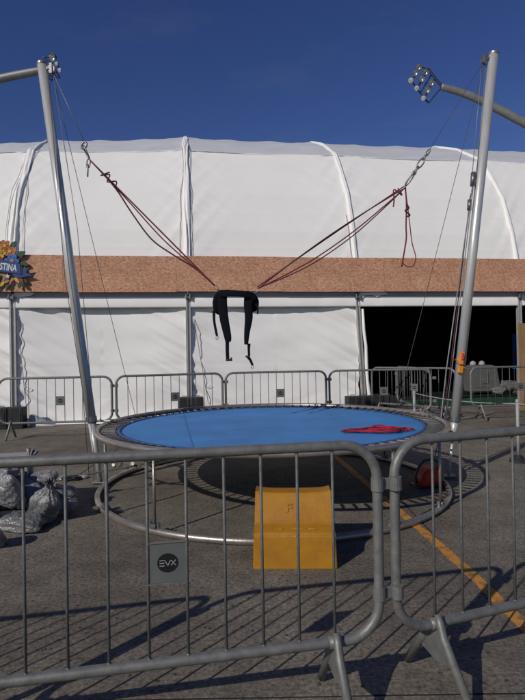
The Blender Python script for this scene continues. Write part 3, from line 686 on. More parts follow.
# struts with bolted feet
for a in (-122, -59, -146, -36, 122, 59, 146, 36):
    a = R(a); x, y = RR * math.cos(a), RR * math.sin(a)
    bm = bmesh.new(); tube(bm, [(x, y, .055), (x, y, .69)], .0135, 8); s_ = link('strut', bm, M['steel'], parent=tr, smooth=True)
    bm = bmesh.new(); box(bm, (x, y, .075), (.06, .06, .035), (0, 0, a), .006)
    for q in (-.045, .045):
        bmesh.ops.create_cone(bm, cap_ends=True, segments=6, radius1=.014, radius2=.014, depth=.05, matrix=Matrix.Translation((x + q * math.cos(a + PI / 2), y + q * math.sin(a + PI / 2), .085)))
    link('bolt_clamp', bm, M['chain'], parent=s_)
# leaning poles
def pole(base, topp, side):
    b = Vector(base) - C0; t = Vector(topp) - C0; ax = (t - b).normalized()
    bm = bmesh.new()
    if side > 0:
        p1 = b + ax * .45; p2 = b + ax * .68
        tube(bm, [p2, t], .055, 20); tube(bm, [p1, p2], [.034, .047], 16); tube(bm, [b, p1], .016, 10)
    else: tube(bm, [b + ax * .75, t], .055, 20); tube(bm, [b, b + ax * .75], [.03, .045], 14)
    p = link('pole', bm, M['pole'], parent=tr)
    for f in p.data.polygons: f.use_smooth = len(f.vertices) == 4
    bm = bmesh.new(); tube(bm, [b + ax * (.66 if side > 0 else .73), b + ax * (.72 if side > 0 else .79)], .064, 20); link('collar', bm, M['chain'], parent=p)
    bm = bmesh.new(); box(bm, b + Vector((0, 0, .02)), (.16, .12, .02), bev=.004)
    for q in (-.04, .04): tube(bm, [b + Vector((q - side * .05, -.03, .0)), b + Vector((q - side * .05, -.03, .09))], .012, 6)
    link('foot_plate', bm, M['chain'], parent=p)
    # clamp holding the pole to the top ring
    a = math.atan2(b.y, b.x); rc = Vector((RR * math.cos(a), RR * math.sin(a), .705)); pc = b + ax * .71
    bm = bmesh.new(); tube(bm, [rc, pc], .022, 8); box(bm, rc, (.09, .12, .085), (0, 0, a), .01); link('ring_clamp', bm, M['chain'], parent=p)
    # pulley at the head
    hd = t - ax * .06
    bm = bmesh.new(); c = hd + Vector((-side * .10, -.0, -.0))
    tube(bm, [c + Vector((0, -.014, 0)), c + Vector((0, .014, 0))], .045, 14); box(bm, (hd + c) / 2 + Vector((0, 0, .0)), (.12, .05, .035), bev=.006); box(bm, c + Vector((0, -.022, 0)), (.03, .008, .12)); box(bm, c + Vector((0, .022, 0)), (.03, .008, .12))
    link('pulley', bm, M['chain'], parent=p)
    bm = bmesh.new(); tube(bm, [t - ax * .012, t + ax * .012], .059, 20); link('end_cap', bm, M['galv_light'], parent=p)
    return c + C0, ax
LB, LT = (-1.925, 6.15, 0), (-2.531, 6.15, 4.933)
RB, RT = (2.15, 6.15, 0), (2.775, 6.15, 4.958)
lp, lax = pole(LB, LT, -1); rp, rax = pole(RB, RT, 1)
def cable(pts, r=.0045, m='wire', name='cable', parent=tr, sag=0):
    bm = bmesh.new(); P = [Vector(p) - C0 for p in pts]
    if len(P) == 2 and sag: P = [P[0].lerp(P[1], k / 16) + Vector((0, 0, -sag * 4 * (k / 16) * (1 - k / 16))) for k in range(17)]
    tube(bm, P, r, 5); return link(name, bm, M[m], parent=parent, smooth=True)
LH, RH = Vector((-2.03, 6.12, 3.98)), Vector((1.99, 6.12, 3.83))     # lower ends of the hoisting cables
cable([lp, LH]); cable([rp, RH], .0035, 'wire_dark')
lfar = Vector((C0.x + RR * math.cos(R(156)), C0.y + RR * math.sin(R(156)), .73))
rfar = Vector((C0.x + RR * math.cos(R(29)), C0.y + RR * math.sin(R(29)), .73))
cable([lp, lfar], .0035, 'wire', sag=.03); cable([rp, rfar], .0035, 'wire_dark', sag=.03)
cable([lp + V(0, .04, 0), (-2.17, 6.22, 3.0), (-2.02, 6.15, 1.2), (-1.99, 6.12, .5), (-1.98, 6.1, .02)], .004, 'wire')
cable([lp + V(-.03, -.03, 0), (-2.26, 6.04, 2.4), (-2.08, 6.05, 1.1), (-2.02, 6.05, .1)], .004, 'wire_dark')
# right side: tackle blocks, two lines down beside the pole to the orange cleat
for off, m_ in ((-.02, 'wire'), (.03, 'wire')):
    cable([rp + V(off, .02, 0), (2.50 + off, 6.12, 3.5)], .004, m_)
tb = cable([(2.50, 6.12, 3.56), (2.485, 6.12, 3.40)], .03, 'chain', 'tackle_block'); cable([(2.45, 6.12, 3.24), (2.44, 6.12, 3.12)], .026, 'chain', 'tackle_block'); cable([(2.49, 6.12, 3.4), (2.45, 6.12, 3.24)], .008, 'chain', 'shackle')
cable([(2.44, 6.12, 3.12), (2.13, 6.1, 1.25), (2.02, 6.08, .45), (1.95, 6.0, .30)], .0075, 'wire', 'hoist_line')
cable([(2.50, 6.10, 3.5), (2.20, 6.08, 1.35), (2.07, 6.05, .5)], .0055, 'wire', 'hoist_line')
cable([(2.47, 6.15, 3.3), (2.16, 6.12, 1.1), (2.02, 6.1, .45)], .0055, 'cord_dark', 'hoist_line')
# rods along the ground at the left foot
bm = bmesh.new(); tube(bm, [(-1.95, -.45, .25), (-1.35, -.15, .3), (-1.0, .35, .28)], .010, 6); tube(bm, [(-RR, .0, .35), (-1.55, -.25, .30), (-1.30, -.3, .27)], .014, 6); link('tie_rod', bm, M['galv'], parent=tr)
bm = bmesh.new(); random.seed(3)
for k in range(6):
    x, y = -1.72 + .07 * k, -.25 + random.uniform(-.04, .04); bmesh.ops.create_cone(bm, cap_ends=True, segments=8, radius1=.022, radius2=.018, depth=.05, matrix=Matrix.Translation((x, y, .30 + random.uniform(-.02, .02))) @ Matrix.Rotation(1.2 + k, 4, 'X'))
link('shackle', bm, M['steel'], parent=tr)

# orange cleat strapped to the right pole
pc = Vector(RB).lerp(Vector(RT), .275)
cl = thing('orange_cleat', 'orange rope cleat strapped to the right trampoline pole', 'cleat', tuple(pc), 0)
yax = math.asin(rax.x)
bm = bmesh.new()
box(bm, (-.02, -.078, .03), (.05, .04, .15), (0, yax, 0), .010); bm2 = bm
link('body', bm, M['orange'], parent=cl)
bm = bmesh.new(); tube(bm, [V(0, 0, -.085) - rax * .022, V(0, 0, -.085) + rax * .022], .059, 20); tube(bm, [V(0, 0, .01) - rax * .016, V(0, 0, .01) + rax * .016], .058, 20); link('strap', bm, M['orange'], parent=cl)
bm = bmesh.new(); tube(bm, [(-.02, -.115, .02), (-.02, -.105, .09)], [.014, .010], 8); link('trigger', bm, M['red'], parent=cl)
bm = bmesh.new(); tube(bm, [(-.08, -.075, .0), (-.11, -.06, .02), (-.13, -.06, .07)], .006, 6); link('tie_cord', bm, M['cord_dark'], parent=cl)
bm = bmesh.new(); box(bm, (-.04, -.082, -.10), (.06, .04, .085), (0, yax, 0), .01); link('lower_block', bm, M['orange'], parent=cl)

# chains
def torus_link(bm, c, ax, l, w_, r, turn):
    ax = ax.normalized(); side = ax.cross(Vector((0, 1, 0))).normalized(); o = ax.cross(side)
    s = side * math.cos(turn) + o * math.sin(turn)
    tube(bm, [c + ax * (l / 2) * math.cos(a * PI / 9) + s * (w_ / 2) * math.sin(a * PI / 9) for a in range(18)], r, 6, True)
def chain(label, pts, sizes, loc):
    t = thing('steel_chain', label, 'chain', loc, 0, 'steel chains joining cable and bungee cords'); B = Vector(loc)
    for i, ((a, b), (wd, r)) in enumerate(zip(pts, sizes)):
        a = Vector(a) - B; b = Vector(b) - B; bm = bmesh.new(); torus_link(bm, (a + b) / 2, b - a, (b - a).length + 2.2 * r, wd, r, (i % 2) * 1.1 + .1); link('chain_link', bm, M['chain'], parent=t, smooth=True)
    return t
chain('two dark shackle links hanging from the left cable', [((-2.03, 6.12, 3.98), (-2.055, 6.12, 3.93)), ((-2.05, 6.12, 3.945), (-1.985, 6.12, 3.80)), ((-1.99, 6.12, 3.79), (-2.0, 6.12, 3.70)), ((-2.0, 6.12, 3.72), (-2.005, 6.12, 3.60))], [(.06, .012), (.075, .009), (.04, .009), (.03, .009)], (-2.03, 6.12, 3.98))
a = Vector((1.99, 6.12, 3.83)); b = Vector((1.70, 6.12, 3.41)); q = [0, .14, .24, .48, .60, .66, .97]
chain('longer dark chain of links hanging from the right cable', [(a.lerp(b, u0), a.lerp(b, u1)) for u0, u1 in zip(q, q[1:])], [(.03, .009), (.03, .009), (.055, .009), (.03, .010), (.03, .010), (.075, .009)], tuple(a))

# bungee cords
def cordset(label, loc, cords):
    t = thing('bungee_tether', label, 'bungee cord', loc, 0, 'bungee cords holding the harness'); B = Vector(loc)
    for nm, pts, r, m in cords:
        bm = bmesh.new(); P = [Vector(p) - B for p in pts]; sp = []
        for i in range(len(P) - 1):
            p0 = P[max(i - 1, 0)]; p1 = P[i]; p2 = P[i + 1]; p3 = P[min(i + 2, len(P) - 1)]
            for k in range(6):
                u = k / 6; sp.append(.5 * ((2 * p1) + (p2 - p0) * u + (2 * p0 - 5 * p1 + 4 * p2 - p3) * u * u + (3 * p1 - p0 - 3 * p2 + p3) * u ** 3))
        sp.append(P[-1]); tube(bm, sp, r * (.74 if nm == 'cord' else .75), 6); link(nm, bm, M[m], parent=t, smooth=True)
    return t
def px(x, z, y=6.12): return (x, y, z)
# positions across the rig (x) and heights (z) in metres, all in the plane of the two poles
def lerp2(a, b, t, dx=0, dz=0, dy=0): return (a[0] + (b[0] - a[0]) * t + dx, 6.12 + dy, a[1] + (b[1] - a[1]) * t + dz)
LA, LE = (-1.985, 3.79), (-.545, 2.29)
cordset('dark red bungee cords running from the left chain down to the harness', (-1.985, 6.12, 3.79), [
    ('cord', [lerp2(LA, LE, t, 0, 0, .0) for t in (0, .3, .6, 1)], .012, 'cord_red'),
    ('cord', [lerp2(LA, LE, 0), lerp2(LA, LE, .3, -.012, -.012, .02), lerp2(LA, LE, .6, -.03, -.035, .03), lerp2(LA, LE, .85, -.01, -.012), lerp2(LA, LE, 1)], .010, 'cord_red'),
    ('cord', [lerp2(LA, LE, .05, 0, 0, -.02), lerp2(LA, LE, .22, -.01, -.02, -.02), lerp2(LA, LE, .38, -.05, -.08), lerp2(LA, LE, .55, -.08, -.12), lerp2(LA, LE, .7, -.05, -.08), lerp2(LA, LE, .85, -.01, -.02), lerp2(LA, LE, 1)], .012, 'cord_dark'),
    ('knot', [lerp2(LA, LE, .13, .05, .04), lerp2(LA, LE, .12, -.03, -.02, -.03), lerp2(LA, LE, .15, .03, .03, -.03), lerp2(LA, LE, .17, -.03, -.02, -.03), lerp2(LA, LE, .2, .03, .03, -.02), lerp2(LA, LE, .22, -.02, -.01)], .011, 'cord_dark')])
RA, RE = (1.70, 3.395), (-.04, 2.245)
cordset('dark red bungee cords from harness up to right chain, with a hanging loop', (1.70, 6.12, 3.4), [
    ('cord', [lerp2(RA, RE, t, -.02 * math.sin(PI * t), .035 * math.sin(PI * t)) for t in (0, .25, .5, .75, 1)], .010, 'cord_dark'),
    ('cord', [lerp2(RA, RE, t, 0, -.11 * math.sin(PI * t), -.02) for t in (0.0, .12, .35, .6, .8, 1)], .010, 'cord_red'),
    ('cord', [lerp2(RA, RE, t, 0, -.16 * math.sin(PI * t), -.04) for t in (0.03, .12, .35, .6, .8, 1)], .009, 'cord_dark'),
    ('cord', [lerp2(RA, RE, t, -.01, .02 + .01 * math.sin(PI * t), .01) for t in (.0, .3, .6, .8, 1)], .009, 'cord_red'),
    ('knot', [lerp2(RA, RE, .05, .0, .05), lerp2(RA, RE, .04, .02, -.05, -.03), lerp2(RA, RE, .07, -.02, .05, -.03), lerp2(RA, RE, .08, .0, -.06, -.02), lerp2(RA, RE, .1, .03, -.11)], .011, 'cord_red'),
    ('hanging_loop', [(1.70, 6.12, 3.40), (1.71, 6.12, 3.2), (1.70, 6.12, 2.95), (1.70, 6.12, 2.8), (1.665, 6.12, 2.60), (1.64, 6.12, 2.47)], .012, 'cord_red'),
    ('hanging_loop', [(1.71, 6.12, 3.3), (1.735, 6.1, 3.0), (1.76, 6.1, 2.75), (1.80, 6.1, 2.58), (1.77, 6.1, 2.48), (1.70, 6.1, 2.47), (1.64, 6.1, 2.52)], .008, 'cord_red'),
    ('loop_knot', [(1.70, 6.10, 3.2), (1.73, 6.1, 3.15), (1.69, 6.1, 3.12), (1.74, 6.1, 3.07), (1.70, 6.1, 3.05)], .014, 'cord_dark')])

# harness
hz = Vector((-.305, 6.12, 2.12))
hn = thing('safety_harness', 'black padded waist and leg harness hanging between the bungee cords', 'harness', tuple(hz))
k_ = 6.12 / 525      # metres per photograph pixel at this distance, used as the drawing unit of the harness
def strap(name, pts, widths, thick, m='webbing', parent=hn, yoff=0):
    """ribbon in the x-z plane, pts in drawing units from the harness centre (x right, z up), with rounded thickness"""
    bm = bmesh.new(); P = [Vector((a * k_, yoff + (p[0] if p else 0), b * k_)) for (a, b, *p) in pts]; sp = []; ws = []
    for i in range(len(P) - 1):
        p0 = P[max(i - 1, 0)]; p1 = P[i]; p2 = P[i + 1]; p3 = P[min(i + 2, len(P) - 1)]
        for k in range(6):
            u = k / 6; sp.append(.5 * ((2 * p1) + (p2 - p0) * u + (2 * p0 - 5 * p1 + 4 * p2 - p3) * u * u + (3 * p1 - p0 - 3 * p2 + p3) * u ** 3)); ws.append((widths[i] * (1 - u) + widths[i + 1] * u) * k_)
    sp.append(P[-1]); ws.append(widths[-1] * k_); rings = []
    for i, p in enumerate(sp):
        t = (sp[min(i + 1, len(sp) - 1)] - sp[max(i - 1, 0)]).normalized(); s = t.cross(Vector((0, 1, 0)));
        if s.length < 1e-3: s = Vector((1, 0, 0))
        s.normalize(); o = t.cross(s); h = ws[i] / 2
        rings.append([bm.verts.new(p + s * h * math.copysign(abs(math.cos(a * PI / 6)) ** .5, math.cos(a * PI / 6)) + o * thick / 2 * math.copysign(abs(math.sin(a * PI / 6)) ** .7, math.sin(a * PI / 6))) for a in range(12)])
    for a, b in zip(rings, rings[1:]):
        for k in range(12): bm.faces.new((a[k], a[(k + 1) % 12], b[(k + 1) % 12], b[k]))
    bm.faces.new(list(reversed(rings[0]))); bm.faces.new(rings[-1]); bmesh.ops.recalc_face_normals(bm, faces=bm.faces[:])
    return link(name, bm, M[m], parent=parent, smooth=True)
# drawing centre is photograph point (235, 300)
belt = strap('waist_belt', [(-18, 1.5, .0), (-15, 5.6, -.02), (-8, 6.4, -.05), (0, 5.8, -.07), (8, 5.1, -.06), (15, 4.0, -.03), (19.5, 0, .0)], [7, 8, 6.8, 6.2, 6.2, 7.5, 7], .022)
strap('belt_back', [(-16.5, 5, .02), (-18.5, -2, .05), (-18.5, -9, .08), (-15, -11, .10), (-12, -4, .1)], [9, 10, 8, 6, 5], .022)
strap('belt_back', [(16, 3, .02), (19, -2, .05), (18.5, -8, .08), (15, -9, .10)], [9, 9, 7, 5], .022)
strap('side_tab', [(20.5, -4), (22, -9), (21.8, -15)], [3, 2, 1.2], .006)
strap('leg_pad', [(-13, 5), (-13.0, -6), (-11.5, -20), (-8.5, -36), (-8.0, -42)], [9.5, 9.5, 9, 7.5, 5.5], .035)
strap('leg_pad', [(13.5, 4), (12.5, -6), (13.0, -18), (10.8, -34), (10.0, -45)], [9.5, 8.5, 8, 5.5, 3.8], .035)
strap('strap', [(-22, -10, .05), (-22, -20, .04), (-20.4, -30, .03), (-19.3, -36, .03)], [3.2, 2.6, 2.6, 2.4], .006)
strap('strap', [(-8.8, -40), (-9.0, -50), (-8.8, -60.5)], [3.8, 3.6, 3.4], .006)
strap('strap', [(12.8, -44), (12.5, -50), (12.6, -56), (11.8, -57.5), (14.0, -61), (16.0, -66)], [3.4, 2.6, 2.4, 3.2, 2.6, 2.4], .006)
def buckle(x, z, w_=2.6, h=3.2, m='steel', r=.004):
    bm = bmesh.new(); c = Vector((x * k_, 0, z * k_)); pts = [c + Vector((w_ / 2 * k_ * math.cos(a * PI / 6), 0, h / 2 * k_ * math.sin(a * PI / 6))) for a in range(12)]
    tube(bm, pts, r, 6, True); link('buckle', bm, M[m], parent=hn, smooth=True)
buckle(-19, -37.8); buckle(15.8, -67.5)
bm = bmesh.new(); box(bm, (-7.4 * k_, -.004, -60 * k_), (.075, .018, .028), bev=.004); box(bm, (-5.2 * k_, -.004, -58.8 * k_), (.02, .014, .03), bev=.003); link('clip', bm, M['black'], parent=hn)
bm = bmesh.new(); box(bm, (11.4 * k_, -.006, -57 * k_), (.055, .02, .022), bev=.004); link('clip', bm, M['black'], parent=hn)
for a_, b_ in (((-15, 8.2), (-18, 12.0)), ((20, 3.8), (17.2, 6.6))):
    pass
for (x0, z0, x1, z1) in ((-20.6, 13.8, -17.2, 10.6), (22.4, 10.6, 18.6, 7.6)):
    bm = bmesh.new(); a = Vector((x0 * k_, 0, z0 * k_)); b = Vector((x1 * k_, 0, z1 * k_)); torus_link(bm, (a + b) / 2, b - a, (b - a).length + .02, .04, .005, .1); link('carabiner', bm, M['steel'], parent=hn, smooth=True)
strap('hook_strap', [(-17.6, 11.0), (-14.5, 7.8), (-12, 6)], [1.6, 2.0, 2.4], .008); strap('hook_strap', [(19, 8.0), (15.5, 6.4), (13, 4)], [1.6, 2.0, 2.6], .008)

# rope heap on the mat
random.seed(21); pts = []
cx, cy = 1.20, 5.26
for i in range(170):
    t = i / 170; a = i * .33 + 3.2 * noise.noise(Vector((i * .045, 0, 0)))
    rx = .31 * (.35 + .75 * abs(noise.noise(Vector((i * .021, 2, 0)))) * 2); ry = .26 * (.3 + .7 * abs(noise.noise(Vector((i * .027, 7, 0)))) * 2)
    ox = .16 * noise.noise(Vector((i * .012, 4, 0))); oy = .2 * noise.noise(Vector((i * .013, 9, 0)))
    x = cx + ox + rx * math.cos(a); y = cy + oy + ry * math.sin(a)
    rr = math.hypot(x - C0.x, y - C0.y); pts.append((x, y, .679 + .022 * (rr / 1.7) ** 2 + .008 + .035 * t * (.5 + .5 * math.cos(a * 1.7)) * (1 - .6 * abs(x - cx) / .4)))
tailp = [(pts[0][0] - .12 * k * .7, pts[0][1] + .04 * math.sin(k), .727) for k in range(5, 0, -1)]
B = Vector((cx, cy, .687)); bm = bmesh.new(); tube(bm, [Vector(p) - B for p in (pts)], .0075, 6)
hp = link('rope_heap', bm, M['rope_red'], smooth=True, loc=B); tag(hp, 'tangled heap of crimson rope lying on the blue trampoline mat', 'rope')
bm = bmesh.new(); P = [(-.42, .02), (-.34, .06), (-.26, .0), (-.40, -.02), (-.28, -.04), (-.2, .04), (-.05, .0)]
tube(bm, [(a, b, .012) for a, b in P], .012, 6); link('rope_end', bm, M['cord_red'], parent=hp, smooth=True)

# winch at the right foot
wn = thing('electric_winch', 'red and grey winch on the ground beneath the right side of the trampoline', 'winch', (1.80, 5.80, 0), .15)
bm = bmesh.new(); pl = [(-.12, .015), (.12, .015), (.12, .20), (.04, .215), (-.05, .20), (-.10, .15), (-.125, .08)]; prism(bm, pl, -.10, .10); bmesh.ops.bevel(bm, geom=bm.edges[:], offset=.012, segments=2, affect='EDGES'); link('housing', bm, M['red'], parent=wn)
bm = bmesh.new(); tube(bm, [(.13, -.02, .03), (.13, -.02, .27)], .045, 16); box(bm, (.13, -.02, .015), (.13, .16, .03), bev=.004); link('motor', bm, M['galv'], parent=wn)
bm = bmesh.new(); tube(bm, [(-.15, -.05, .05), (-.165, -.05, .12), (-.13, -.05, .22), (-.06, -.05, .29), (.04, -.05, .30), (.1, -.05, .27)], .012, 8); link('hose', bm, M['black'], parent=wn, smooth=True)
bm = bmesh.new(); box(bm, (-.01, -.106, .11), (.15, .014, .10), bev=.005); link('drum_cover', bm, M['red'], parent=wn)
bm = bmesh.new(); box(bm, (0, 0, .008), (.34, .26, .016), bev=.003); link('base_plate', bm, M['black'], parent=wn)

# ------------------------------------------------------------------ crowd barriers
FL = 1.904
def rrect(w_, z0, z1, r, n=7):
    pts = []
    for cx_, cz_, a0 in ((w_ / 2 - r, z1 - r, 0), (-w_ / 2 + r, z1 - r, 90), (-w_ / 2 + r, z0 + r, 180), (w_ / 2 - r, z0 + r, 270)):
        for k in range(n + 1): a = R(a0 + 90 * k / n); pts.append((cx_ + r * math.cos(a), 0, cz_ + r * math.sin(a)))
    # extra points on the long runs so that parallel transport stays put
    return pts
BAR_ME = {}
def barrier(loc, rz, label, hooks=True):
    t = thing('crowd_barrier', label, 'barrier', loc, rz, 'galvanised crowd barriers')
    z0, z1 = .292, 1.106
    bm = bmesh.new(); tube(bm, rrect(FL, z0, z1, .15), .0215, 12, True); link('frame', bm, M['galv'], parent=t, smooth=True)
    bm = bmesh.new(); tube(bm, [(0, 0, z0), (0, 0, z1)], .0062, 8); bar0 = None
    for i in range(11):
        x = -.755 + .151 * i
        if bar0 is None: bar0 = link('bar', bm, M['galv_bar'], parent=t, smooth=True); bar0.location = (x, 0, 0)
        else: share('bar', bar0.data, t, (x, 0, 0))
    # weld beads where bars meet the rails
    bm = bmesh.new()
    for i in range(11):
        for z in (z0 + .022, z1 - .022): bmesh.ops.create_icosphere(bm, subdivisions=1, radius=.009, matrix=Matrix.Translation((-.755 + .151 * i, 0, z)) @ Matrix.Diagonal((1, 1, .6, 1)))
    w_ = link('weld_beads', bm, M['galv'], parent=t, smooth=True); w_['kind'] = 'stuff'
    # feet: two splayed tubes and a gusset
    for x in (-.755, .755):
        bm = bmesh.new()
        tube(bm, [(x, -.016, .338), (x, -.035, .30), (x, -.055, .25), (x, -.24, .018)], [.014, .018, .019, .019], 10)
        tube(bm, [(x, .03, .29), (x, .055, .24), (x, .215, .018)], [.016, .019, .019], 10)
        lg = link('leg', bm, M['galv'], parent=t, smooth=True)
        bm = bmesh.new(); prism(bm, [(-.05, .275), (.05, .275), (.115, .155), (-.0, .13), (-.115, .155)], x - .003, x + .003, 'YZ'); link('gusset', bm, M['galv_light'], parent=lg)
        bm = bmesh.new(); tube(bm, [(x - .028, 0, z0), (x + .028, 0, z0)], .0245, 12); link('sleeve', bm, M['galv'], parent=lg, smooth=True)
    # maker's plate with a round mark
    bm = bmesh.new(); box(bm, (.0755, 0, .682), (.149, .004, .155), bev=.0012); pl = link('plate', bm, M['plate'], parent=t)
    for q in (-1, 1):
        bm = bmesh.new(); box(bm, (.0755, 0, .682 + q * .080), (.149, .012, .005)); link('plate_rim', bm, M['galv'], parent=pl)
    for ys in (-1, 1):
        bm = bmesh.new(); prism(bm, [(.0755 + .040 * math.cos(a * PI / 16), .682 + .037 * math.sin(a * PI / 16)) for a in range(32)], ys * .0022, ys * .0045); link('round_mark', bm, M['logo_black'], parent=pl)
    # three drawn letters: E of three bars, V, X
    bm = bmesh.new()
    def stroke(p, q, wd=.0024):
        a = Vector((p[0], -.0052, p[1])); b = Vector((q[0], -.0052, q[1])); c = (a + b) / 2; l = (b - a).length; an = -math.atan2(b.z - a.z, b.x - a.x)
        box(bm, c, (l, .0012, wd), (0, an, 0))
    cx_, cz_ = .0755, .682
    for zz in (-.0105, 0, .0105): stroke((cx_ - .031, cz_ + zz), (cx_ - .012, cz_ + zz))
    stroke((cx_ - .031, cz_ - .0105), (cx_ - .031, cz_)) if False else None
    stroke((cx_ - .010, cz_ + .0105), (cx_ + .001, cz_ - .0105)); stroke((cx_ + .001, cz_ - .0105), (cx_ + .011, cz_ + .0105))
    stroke((cx_ + .013, cz_ + .0105), (cx_ + .032, cz_ - .0105)); stroke((cx_ + .013, cz_ - .0105), (cx_ + .032, cz_ + .0105))
    link('logo', bm, M['logo_grey'], parent=pl)
    if hooks:
        for z in (.935, .475):
            bm = bmesh.new(); x = FL / 2
            tube(bm, [(x, 0, z - .028), (x, 0, z + .028)], .0265, 14)
            box(bm, (x + .043, 0, z), (.062, .006, .05), bev=.002)
            tube(bm, [(x + .082, 0, z - .028), (x + .082, 0, z + .028)], .0265, 14)
            link('coupling', bm, M['galv'], parent=t, smooth=False)
    return t
def place(a, b): # loc and rotation from two ends
    a = Vector((*a, 0)); b = Vector((*b, 0)); c = (a + b) / 2; return tuple(c), math.atan2(b.y - a.y, b.x - a.x)
c, rz = place((-1.395, 1.882), (.472, 2.222))
B1 = barrier(c, rz, 'nearest grey crowd barrier, left of the gap, in front of the yellow block')
def bdup(a, b, label):
    c, rz = place(a, b); o = dup(B1, c, rz, label)
    L_ = math.hypot(b[0] - a[0], b[1] - a[1]); o.scale = (L_ / FL, 1, 1); return o
bdup((.556, 2.258), (.556 + FL * math.cos(R(19.5)), 2.258 + FL * math.sin(R(19.5))), 'near grey crowd barrier at the right edge, crossing the orange line')
bdup((-3.34, 1.49), (-1.467, 1.865), 'near crowd barrier beyond the left edge of the picture')
bdup((-4.80, 9.52), (-2.79, 9.68), 'leftmost far barrier, in front of the white tent wall left of the left pole')
bdup((-2.72, 9.72), (-.80, 10.33), 'second far barrier from the left, in front of the black ballast behind the trampoline')
bdup((-.74, 10.38), (1.27, 10.60), 'third far barrier from the left, behind the middle of the trampoline under the harness')
bdup((1.34, 10.62), (3.35, 10.50), 'fourth far barrier from the left, in front of the left edge of the dark opening')
bdup((2.52, 12.15), (3.93, 10.72), 'slanting far barrier inside the dark opening just left of the right pole')
bdup((3.38, 10.62), (3.22, 12.62), 'far barrier turned end-on into the dark tent opening')
bdup((4.36, 11.02), (6.38, 11.2), 'far barrier in front of the grey cabinet right of the right pole')

# ------------------------------------------------------------------ rope stanchions
def stanchion(loc, label):
    t = thing('rope_post', label, 'post', loc, 0, 'white rope posts beside the trampoline')
    bm = bmesh.new(); tube(bm, [(0, 0, .06), (0, 0, .80)], .021, 14); link('tube', bm, M['white_plastic'], parent=t, smooth=True)
    bm = bmesh.new(); tube(bm, [(0, 0, .0), (0, 0, .045), (0, 0, .05), (0, 0, .09)], [.115, .105, .06, .05], 20); link('base', bm, M['block'], parent=t)
    bm = bmesh.new(); tube(bm, [(0, 0, .79), (0, 0, .825)], [.027, .02], 14); link('cap', bm, M['white_plastic'], parent=t)
    return t
stanchion((3.345, 6.92, 0), 'white rope post on a black base at the right edge of the picture')
stanchion((2.475, 8.62, 0), 'white rope post behind the right side of the trampoline')
stanchion((4.35, 5.3, 0), 'white rope post beyond the right edge of the picture')
bm = bmesh.new(); P = []
for a, b in (((2.475, 8.62, .79), (3.345, 6.92, .77)), ((3.345, 6.92, .77), (4.35, 5.3, .78))):
    a, b = Vector(a), Vector(b)
    for k in range(13): u = k / 12; P.append(a.lerp(b, u) + Vector((0, 0, -.05 * 4 * u * (1 - u))))
tube(bm, P, .007, 6); o = link('barrier_rope', bm, M['white_plastic'], smooth=True); tag(o, 'thin pale rope strung between the white rope posts', 'rope')

# ------------------------------------------------------------------ yellow block
yb = thing('yellow_barrier_block', 'stepped ochre-yellow traffic barrier block in front of the trampoline', 'traffic block', (.198, 3.625, 0), -.035)
prof_y = [(0, 0), (.012, .225), (.022, .243), (.130, .275), (.148, .295), (.195, .452), (.215, .475), (.36, .478), (.375, .45), (.385, 0)]
bm = bmesh.new(); nX = 32; rows = []
for i in range(nX + 1):
    u = i / nX * 2 - 1; row = []
    for (y, z) in prof_y:
        hw = .290 - .014 * (z / .478)
        zz = z + (.013 * (abs(u) ** 6) - .006 * (1 - u * u) if z > .44 else 0)
        yy = y + (.003 * noise.noise(Vector((u * 1.5, z * 5, 1))))
        row.append(bm.verts.new((u * hw, yy, zz)))
    rows.append(row)
m_ = len(prof_y)
for i in range(nX):
    for k in range(m_): bm.faces.new((rows[i][k], rows[i][(k + 1) % m_], rows[i + 1][(k + 1) % m_], rows[i + 1][k]))
bm.faces.new(rows[0]); bm.faces.new(rows[-1]); bmesh.ops.recalc_face_normals(bm, faces=bm.faces[:])
es = [e for e in bm.edges if len(e.link_faces) == 2 and e.calc_face_angle(0) > .45]
bmesh.ops.bevel(bm, geom=es, offset=.006, segments=2, affect='EDGES')
body = link('body', bm, M['yellow'], parent=yb)
sl_ = math.atan2(.047, .157)
text('embossed_mark', 'F', .085, M['yellow'], body, (-.035, .168, .375), (R(90) - sl_, R(4), 0), .0025, 1.25, 'CENTER', .003)
# yellow runs of fresher paint on the step
random.seed(5)
for x, l in ((.035, .10), (.13, .06), (-.09, .03)):
    bm = bmesh.new(); poly = [(x + l * .5 * math.cos(a * PI / 8) * (1 + .3 * noise.noise(Vector((a, x * 9, 0)))), .068 + .006 * math.sin(a * PI / 8)) for a in range(16)]
    prism(bm, poly, .256, .2625, 'XY'); link('paint_scuff', bm, M['yellow_scuff'], parent=yb)

